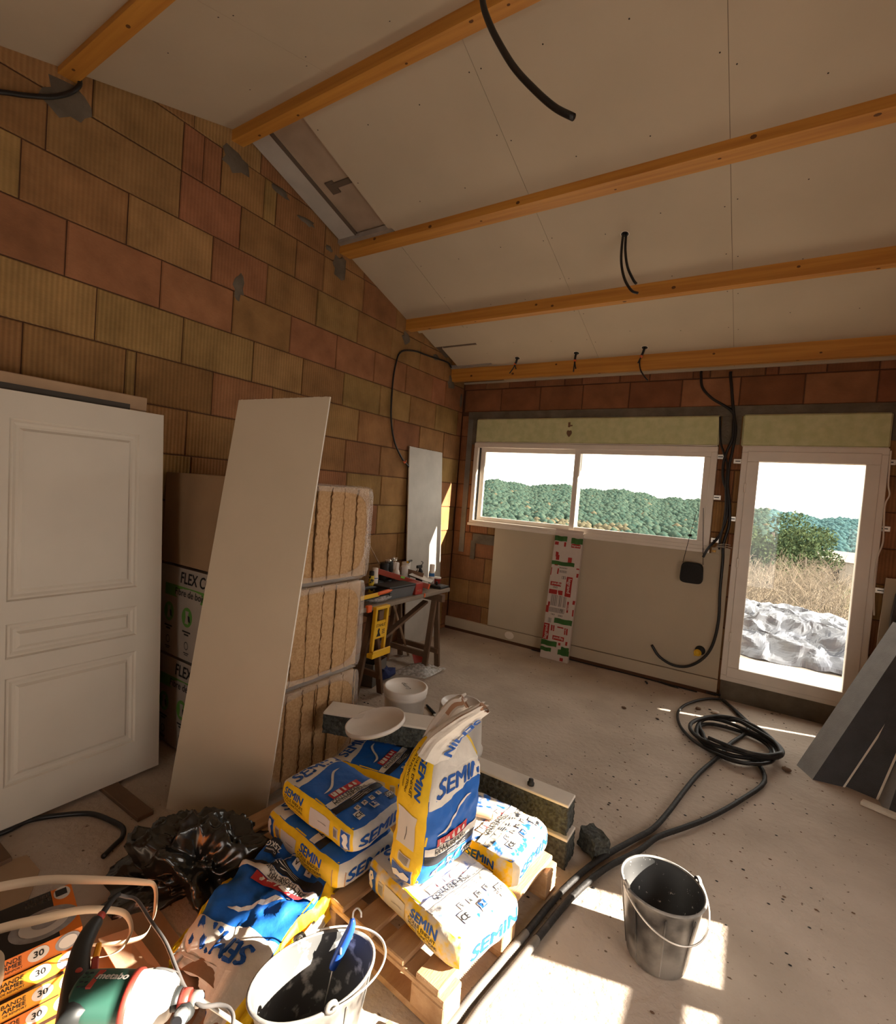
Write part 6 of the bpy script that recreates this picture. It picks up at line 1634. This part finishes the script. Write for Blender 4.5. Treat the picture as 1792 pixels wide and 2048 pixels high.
m = MB(); MT['greycard'] = mk('grey_card', (0.13, 0.115, 0.10), 0.9, 0.1, 6)
for a0, b0 in (((-0.13, -0.13, 0), (0.13, -0.125, 0.2)), ((-0.13, 0.125, 0), (0.13, 0.13, 0.2)), ((-0.13, -0.13, 0), (-0.125, 0.13, 0.2)), ((0.125, -0.13, 0), (0.13, 0.13, 0.2)), ((-0.13, -0.13, 0), (0.13, 0.13, 0.005))): m.box(a0, b0, MT['greycard'])
m.build('box_walls', T)
T = thing('paint_brush', 'old paint brush lying between the two white pails', 'brush', (1.235, -2.20, 0))
m = MB(); m.tube([(1.13, -2.12, 0.012), (1.20, -2.165, 0.012), (1.27, -2.215, 0.012)], lambda t: 0.008 + 0.006 * t, MT['blackrub'], n=8, sm=3); m.build('handle', T, world=True)
m = MB(); m.beam((1.27, -2.215, 0.012), (1.345, -2.268, 0.012), 0.035, 0.014, MT['galva']); m.build('bristles', T, world=True)
# ================================================================== foreground corner
MT['cardb'] = mk('cardboard', (0.40, 0.27, 0.165), 0.9, 0.1, 6, 0.1, 40)
MT['boxorange'] = mk('box_orange', (0.80, 0.20, 0.02), 0.55, 0.05, 8); MT['boxdark'] = mk('box_black', (0.022, 0.018, 0.016), 0.5)
MT['sun_trigger_amber'] = mk('sun_patch_trigger_amber', (0.88, 0.36, 0.02), 0.55); MT['boxgrey'] = mk('box_print_grey', (0.40, 0.38, 0.38), 0.6, 0.3, 30); MT['paperw'] = mk('box_white', (0.72, 0.66, 0.60), 0.6)
MT['tapep'] = mk('joint_tape_paper', (0.66, 0.50, 0.34), 0.8, 0.05, 10)
def flat_card(name, pts, z, t, label):
    m = MB(); m.prism([(x, y, z) for x, y in pts], MT['cardb'], (0, 0, t)); return tag(m.build(name), label, 'cardboard')
flat_card('cardboard_piece', [(0.62, -4.72), (0.66, -4.60), (0.80, -4.60), (1.0, -4.72), (0.9, -4.9)], 0.001, 0.006, 'flat brown cardboard piece at the left picture edge below the batten')
flat_card('cardboard_piece', [(1.30, -4.72), (1.20, -4.45), (1.38, -4.40), (1.75, -4.44), (1.62, -4.66)], 0.001, 0.006, 'flat cardboard sheet between the orange boxes and the torn bag')
m = MB(); m.prism([(1.38, -4.62, 0.045), (1.43, -4.53, 0.05), (1.66, -4.53, 0.02), (1.66, -4.64, 0.03)], MT['cardb'], (0, 0, 0.005)); tag(m.build('cardboard_flap'), 'raised cardboard flap in the sun beside the drill', 'cardboard')
# boxes of joint tape
e1 = Vector((0.975, -0.225, 0)).normalized(); e2 = Vector((-0.24, -0.97, 0)).normalized()
def tape_box(i, off, L_, label, rot=0.0):
    h = 0.0555; z = 0.002 + i * 0.0565
    O = Vector((1.406, -4.716, z)) + e1 * off[0] + e2 * off[1]
    T = thing('tape_box', label, 'box', O, group='orange boxes of joint tape')
    def B(u, v, w): return O + e1 * u + e2 * v + Vector((0, 0, w))
    W_ = 0.212
    m = MB(); c = [B(0, 0, 0), B(W_, 0, 0), B(W_, L_, 0), B(0, L_, 0), B(0, 0, h), B(W_, 0, h), B(W_, L_, h), B(0, L_, h)]
    m.hexa(c, MT['boxorange'])
    E_ = 0.0008
    FR = lambda u, v, k=1: B(W_ + E_ * k, L_ - u, v)       # side face toward the room, u rises toward the far end
    TP = lambda u, v, k=1: B(u, v, h + E_ * k)
    # side print and painted sun patch
    def circ(F, u, v, r, mm, k=1, a=1.0): m.add([F(u + r * a * cos(q), v + r * sin(q), k) for q in [pi / 12 * j for j in range(24)]], [tuple(range(24))], mm)
    D = lambda u, v: FR(u, v, 2)
    uc = L_ - 0.105
    m.add([FR(uc - 0.115, 0.004), FR(uc + 0.045, 0.004), FR(uc + 0.05, 0.056), FR(uc - 0.10, 0.056)], [(0, 1, 2, 3)], MT['sun_trigger_amber'] if i in (3, 4) else MT['boxorange'])  # amber quad paints sunlight on two of the boxes
    circ(FR, uc, 0.032, 0.021, MT['paperw'], 2, 1.2); put_text(m, '30', lambda u, v: FR(u, v, 3), uc, 0.032, 0.026, MT['boxdark'], bold=0.02)
    put_text(m, 'BANDE', D, uc - 0.066, 0.043, 0.017, MT['boxdark'], bold=0.01); put_text(m, 'ARMEE', D, uc - 0.064, 0.028, 0.017, MT['boxdark'], bold=0.02)
    put_text(m, 'DE RENFORT', D, uc - 0.062, 0.015, 0.009, MT['boxdark'])
    circ(FR, L_ - 0.035, 0.030, 0.026, MT['boxgrey'], 2, 1.2); circ(FR, L_ - 0.035, 0.030, 0.019, MT['paperw'], 3, 1.2)
    circ(FR, uc - 0.145, 0.03, 0.026, MT['boxgrey'], 2, 1.2)
    m.add([FR(uc - 0.175, 0.018, 3), FR(uc - 0.12, 0.024, 3), FR(uc - 0.12, 0.040, 3), FR(uc - 0.175, 0.034, 3)], [(0, 1, 2, 3)], MT['boxdark'])
    # top print
    m.add([TP(0.0, 0.055), TP(W_, 0.055), TP(W_, L_ - 0.16), TP(0.0, L_ - 0.16)], [(0, 1, 2, 3)], MT['boxdark'])
    m.add([TP(0.03 + 0.03 * cos(q), 0.028 + 0.022 * sin(q), 2) for q in [pi / 8 * j for j in range(16)]], [tuple(range(16))], MT['paperw'])
    m.add([TP(0.012, 0.015, 3), TP(0.042, 0.015, 3), TP(0.042, 0.045, 3), TP(0.012, 0.045, 3)], [(0, 1, 2, 3)], MT['boxdark'])
    ring = [(0.135 + 0.062 * cos(q), 0.085 + 0.085 * sin(q)) for q in [pi / 16 * j for j in range(32)]]
    m.add([TP(u, v, 2) for u, v in ring], [tuple(range(32))], MT['boxgrey'])
    m.add([TP(0.135 + 0.046 * cos(q), 0.085 + 0.062 * sin(q), 3) for q in [pi / 16 * j for j in range(32)]], [tuple(range(32))], MT['paperw'])
    m.add([TP(0.13 + 0.026 * cos(q), 0.082 + 0.034 * sin(q), 4) for q in [pi / 16 * j for j in range(32)]], [tuple(range(32))], MT['boxgrey'])
    Dt = lambda u, v: TP(0.035 + v, 0.11 - u, 2)
    put_text(m, 'BANDE', Dt, 0.02, 0.0, 0.020, MT['paperw'], bold=0.01); put_text(m, 'ARMEE', Dt, 0.02, -0.018, 0.020, MT['paperw'], bold=0.01)
    m.build('printed_carton', T, world=True)
lab = ['lowest', 'second from bottom', 'third from bottom', 'third from top', 'second from top', 'topmost, black-topped']
for i in range(6):
    tape_box(i, ((5 - i) * 0.008 + 0.004 * (i % 2), 0.006 * (i % 3)), 0.42, 'orange joint-tape box marked 30, %s of the stack under the drill' % lab[i])
ZT = 0.0565 * 6 + 0.002
# second column of boxes toward the camera's left edge
T = thing('tape_roll', 'roll of pale paper joint tape lying on the orange boxes', 'tape roll', (1.60, -5.04, ZT))
m = MB(); m.lathe([(0.035, 0.0), (0.075, 0.0), (0.075, 0.05), (0.035, 0.05), (0.035, 0.0)], MT['tapep'], 40); m.lathe([(0.030, 0.002), (0.036, 0.002), (0.036, 0.048), (0.030, 0.048), (0.030, 0.002)], MT['cardb'], 32); m.build('roll', T)
def ribbon(name, pts, wv, label):
    P = crom([Vector(p) for p in pts], 6); n = len(P); m = MB(); vs = []
    Wv = crom([Vector(w) for w in wv], max(1, 1)) if False else None
    for i, p in enumerate(P):
        t = i / (n - 1) * (len(wv) - 1); j = min(int(t), len(wv) - 2); w = Vector(wv[j]).lerp(Vector(wv[j + 1]), t - j)
        T_ = (P[min(i + 1, n - 1)] - P[max(i - 1, 0)]).normalized(); nn = w.cross(T_).normalized() * 0.0005
        w = w * 0.72
        vs += [p - w / 2 - nn, p + w / 2 - nn, p + w / 2 + nn, p - w / 2 + nn]
    fs = []
    for i in range(n - 1):
        for k in range(4): fs.append((4 * i + k, 4 * i + (k + 1) % 4, 4 * i + 4 + (k + 1) % 4, 4 * i + 4 + k))
    m.add(vs, fs, MT['tapep'], True)
    return tag(m.build(name), label, 'tape')
def zz(L): return [(x, y, z) for x, y, z in L]
ribbon('paper_tape', [(1.26, -4.98, 0.38), (1.30, -4.90, 0.38), (1.385, -4.80, 0.385), (1.50, -4.70, 0.38), (1.615, -4.605, 0.37), (1.645, -4.575, 0.35), (1.70, -4.60, 0.32), (1.735, -4.63, 0.31), (1.76, -4.67, 0.31), (1.74, -4.74, 0.33), (1.72, -4.80, 0.36)],
       [(0, 0.012, 0.040), (0, 0.012, 0.040), (0, 0.01, 0.036), (0.01, 0.012, 0.026), (0.03, 0.0, 0.012), (0.012, 0.0, 0.03), (0.018, 0.01, 0.03), (0.02, 0.02, 0.01)], 'upper band of pale paper tape looping round toward the drill')
ribbon('paper_tape', [(1.45, -5.02, 0.38), (1.50, -4.92, 0.38), (1.54, -4.86, 0.38), (1.60, -4.78, 0.385), (1.665, -4.715, 0.375), (1.70, -4.69, 0.36), (1.75, -4.70, 0.345), (1.775, -4.74, 0.335), (1.765, -4.78, 0.335), (1.73, -4.82, 0.34), (1.70, -4.86, 0.35)],
       [(0, 0.012, 0.038), (0, 0.012, 0.038), (0, 0.01, 0.030), (0.012, 0.012, 0.024), (0.026, 0.0, 0.014), (0.026, 0.01, 0.016), (0.02, 0.02, 0.01)], 'lower band of pale paper tape crossing the orange box tops')

# ---- mixing drill: lies flat on the boxes, its whisk shaft over the bucket
ZD = 0.405
DR = thing('mixing_drill', 'green and white electric mixing drill with black loop grip lying on the orange boxes', 'drill', (1.85, -4.88, ZD))
MT['dgreen'] = mk('drill_green', (0.035, 0.115, 0.085), 0.42, 0.08, 10, spec=0.45); MT['dblack'] = mk('drill_black', (0.02, 0.022, 0.022), 0.5, 0.1, 20, spec=0.45)
MT['dwhite'] = mk('drill_white', (0.74, 0.70, 0.64), 0.35, 0.04, 10, spec=0.5); MT['dred'] = mk('drill_red', (0.42, 0.05, 0.035), 0.4, spec=0.5); MT['dgrey'] = mk('drill_grey', (0.20, 0.20, 0.20), 0.45)
ax = (Vector((2.092, -4.765, 0)) - Vector((1.913, -4.897, 0))).normalized(); ay = Vector((-ax.y, ax.x, 0))
Od = Vector((1.945, -4.873, ZD))
def DP(s, t, w=0.0): return Od + ax * s + ay * t + Vector((0, 0, w))
def drill_lathe(name, prof, mm, sx=1.0, t0=0.0):
    m = MB(); K = 28; vs = []
    for (s, r) in prof:
        for k in range(K):
            a = 2 * pi * k / K; vs.append(DP(s * 0.88, t0 + r * 1.22 * cos(a), r * 1.12 * sin(a) * sx))
    n = len(prof)
    m.add(vs, [(i * K + k, i * K + (k + 1) % K, (i + 1) * K + (k + 1) % K, (i + 1) * K + k) for i in range(n - 1) for k in range(K)] + [tuple(range(K)), tuple((n - 1) * K + k for k in range(K))[::-1]], mm, True)
    return m
drill_lathe('motor', [(-0.07, 0.0), (-0.068, 0.035), (-0.055, 0.046), (0.0, 0.048), (0.055, 0.048), (0.085, 0.047)], MT['dgreen']).build('motor_housing', DR, world=True)
drill_lathe('ring', [(0.083, 0.046), (0.085, 0.051), (0.102, 0.051), (0.104, 0.046)], MT['dred']).build('red_ring', DR, world=True)
m = drill_lathe('gear', [(0.100, 0.047), (0.125, 0.050), (0.165, 0.049), (0.190, 0.044), (0.207, 0.034), (0.212, 0.02)], MT['dwhite'])
gb = m.build('gear_housing', DR, world=True)
m = MB()
m.grid(lambda u, v: DP(0.122 + 0.052 * u, 0.0620 * cos(0.35 + 0.75 * v) * (1 - 0.13 * u * u), 0.0575 * sin(0.35 + 0.75 * v) * (1 - 0.13 * u * u)), 8, 8, MT['dgrey'])
m.build('grey_cover', DR, world=True)
m = MB(); n0 = drill_lathe('c', [(0.208, 0.0), (0.208, 0.022), (0.228, 0.020), (0.230, 0.0)], MT['dblack']); n0.build('spindle_neck', DR, world=True)
drill_lathe('c', [(0.228, 0.0), (0.228, 0.019), (0.255, 0.019), (0.256, 0.0)], MT['dred']).build('selector_ring', DR, world=True)
drill_lathe('c', [(0.254, 0.0), (0.255, 0.016), (0.285, 0.015), (0.292, 0.010), (0.293, 0.0)], MT['galva']).build('chuck', DR, world=True)
m = MB(); a = DP(0.25, 0, 0); b = Vector((2.325, -4.650, 0.34)); m.tube([a, a.lerp(b, 0.5), b], 0.0055, MT['wire'], sm=1); m.build('whisk_shaft', DR, world=True)
# loop grip
def DH(x, y, w=0.0): return Vector((x, y, ZD + w))
hp = [(1.962, -4.940), (1.905, -4.912), (1.835, -4.880), (1.771, -4.845), (1.727, -4.807), (1.703, -4.777)]
hr = [0.036, 0.034, 0.030, 0.025, 0.0225, 0.018]
m = MB(); m.tube([DH(x, y, 0.0) for x, y in hp], lambda t: hr[min(5, int(t * 5))] * (1 - (t * 5 - min(4, int(t * 5)))) + hr[min(5, int(t * 5) + 1)] * (t * 5 - min(4, int(t * 5))), MT['dblack'], n=16, sm=5)
m.build('grip', DR, world=True)
m = MB(); m.beam(DH(1.886, -4.862, 0.0), DH(1.832, -4.835, 0.0), 0.018, 0.03, MT['dred']); m.beam(DH(1.835, -4.838, 0.0), DH(1.79, -4.808, 0.0), 0.014, 0.022, MT['sun_trigger_amber']); m.build('trigger', DR, world=True)
m = MB(); m.lathe([(0, 0.006), (0.007, 0.006), (0.009, 0.002), (0.011, -0.004)], MT['dred'], 16, Matrix.Translation(DH(1.858, -4.886, 0.026))); m.build('lock_button', DR, world=True)
m = MB(); m.tube([DH(1.703, -4.777), DH(1.690, -4.758)], 0.012, MT['dred'], n=12, sm=1); m.build('cable_collar', DR, world=True)
m = MB(); m.tube([DH(1.690, -4.758, 0), DH(1.675, -4.735, 0.004), DH(1.655, -4.705, 0.002), DH(1.652, -4.69, 0.0)], lambda t: 0.0095 - 0.003 * t, MT['blackrub'], n=10); m.build('strain_relief', DR, world=True)
m = MB(); m.tube([(1.653, -4.695, ZD), (1.655, -4.672, 0.385), (1.69, -4.655, 0.38), (1.80, -4.67, 0.385), (1.92, -4.69, 0.40), (2.03, -4.72, 0.41), (2.10, -4.735, 0.41), (2.165, -4.735, 0.41), (2.203, -4.705, 0.41), (2.235, -4.697, 0.41), (2.27, -4.715, 0.41), (2.32, -4.78, 0.40)], 0.0052, mk('grey_flex', (0.12, 0.11, 0.105), 0.5), n=8, sm=5); m.build('power_flex', DR, world=True)
# vents, label plate and brand lettering
m = MB()
for k in range(4): 
    for j in range(2): m.beam(DP(-0.045 + 0.012 * j, 0.014 - 0.012 * k, 0.051), DP(-0.036 + 0.012 * j, 0.016 - 0.012 * k, 0.051), 0.004, 0.003, MT['printblack'])
m.build('vents', DR, world=True)
m = MB(); m.hexa([DP(-0.022, -0.024, 0.0445), DP(-0.010, -0.024, 0.0445), DP(0.002, 0.022, 0.0455), DP(-0.012, 0.022, 0.0455), DP(-0.022, -0.024, 0.053), DP(-0.010, -0.024, 0.053), DP(0.002, 0.022, 0.053), DP(-0.012, 0.022, 0.053)], MT['dred']); m.build('red_tab', DR, world=True)
m = MB(); Dm = lambda u, v: DP(0.035 + u, v, sqrt(max(0, 1 - (v / 0.0586) ** 2)) * 0.0538 + 0.0012)
put_text(m, 'metabo', Dm, -0.006, 0.004, 0.025, MT['dwhite'], bold=0.03, shear=0.2); m.build('lettering', DR, world=True)
# auxiliary handle (dark tube end)
m = MB(); p0 = DP(0.225, -0.015, -0.005); q_ = (Vector((0.45, -0.62, 0.32))).normalized()
m.tube([p0 + Vector((0, 0, -0.01)), p0 + q_ * 0.035], 0.020, MT['dblack'], n=16, sm=1)
m.tube([p0 + q_ * 0.03, p0 + q_ * 0.062], 0.017, MT['dgrey'], n=16, sm=1); m.lathe([(0.0, 0.0), (0.012, 0.0)], MT['printblack'], 16, Matrix.Translation(p0 + q_ * 0.0635) @ q_.to_track_quat('Z', 'Y').to_matrix().to_4x4())
m.build('side_handle', DR, world=True)

# ---- blue-handled scraper hooked in the bucket
T = thing('hook_scraper', 'blue-handled tool with metal hook hanging inside the front bucket', 'tool', (2.24, -4.25, 0.1))
h0 = Vector((2.262, -4.275, 0.335)); h1 = Vector((2.235, -4.315, 0.225))
m = MB(); m.tube([h0 + Vector((0.0, 0.004, 0.03)), h0, h0.lerp(h1, 0.5), h1, h1 + Vector((-0.002, -0.004, -0.012))], lambda t: 0.005 + 0.010 * sin(pi * min(1, max(0, t))) ** 0.6, mk('blue_handle', (0.02, 0.09, 0.50), 0.35, spec=0.6), n=14); m.build('handle', T, world=True)
m = MB(); m.tube([h0 + Vector((0, 0.004, 0.025)), h0 + Vector((0.0, 0.008, 0.05)), h0 + Vector((0.012, 0.012, 0.064)), h0 + Vector((0.026, 0.012, 0.058)), h0 + Vector((0.030, 0.010, 0.045))], 0.0028, MT['wire'], n=8); m.build('hook', T, world=True)
m = MB(); m.tube([h1, h1 + Vector((-0.012, -0.02, -0.14))], 0.0025, MT['wire'], n=8, sm=1); m.build('rod', T, world=True)
m = MB(); mid = h0.lerp(h1, 0.55) + Vector((0.008, -0.0125, 0.004)); v_, f_2 = I1; m.add([mid + Vector((p.x * 0.004, p.y * 0.004, p.z * 0.014)) for p in v_], f_2, MT['dwhite'], True); m.build('grey_inlay', T, world=True)

# ---- black bin bag
MT['binbag'] = mk('black_film_bag', (0.012, 0.013, 0.012), 0.24, 0.2, 10, spec=0.8)
m = MB()
def bb_(u, v):
    a = 2 * pi * u; ph = v * pi / 2
    d = Vector((cos(a) * cos(ph), sin(a) * cos(ph), sin(ph)))
    R_ = 0.27 + 0.05 * sin(2 * a + 0.8)
    q = Vector((d.x * 1.5 + 0.3 * d.z, d.y * 1.5, d.z * 1.2 + 4))
    w = 0.075 * (1 - abs(noise.noise(q)) * 3) + 0.030 * (1 - abs(noise.noise(q * 2.3)) * 3) + 0.010 * (1 - abs(noise.noise(q * 5.5)) * 3) - 0.05
    p = Vector((d.x * (R_ + 0.03), d.y * (R_ - 0.03), d.z * 0.21))
    p += d * w
    p.z = max(0.002, p.z)
    return Vector((1.325, -4.225, 0)) + Matrix.Rotation(radians(25), 3, 'Z') @ p
m.grid(bb_, 120, 56, MT['binbag'], smooth=True)
tag(m.build('black_bin_bag'), 'crumpled black plastic sack slumped between leaning board and torn bag', 'plastic sack')
# pale splinter lying by the pallet
m = MB(); m.bbox((0, 0, 0), (0.14, 0.022, 0.015), MT['pine'], 0.002, Matrix.Translation((2.37, -4.20, 0.002)) @ Matrix.Rotation(radians(-5), 4, 'Z')); tag(m.build('wood_splinter'), 'small pale wood splinter on the floor between bucket and pallet', 'wood scrap')
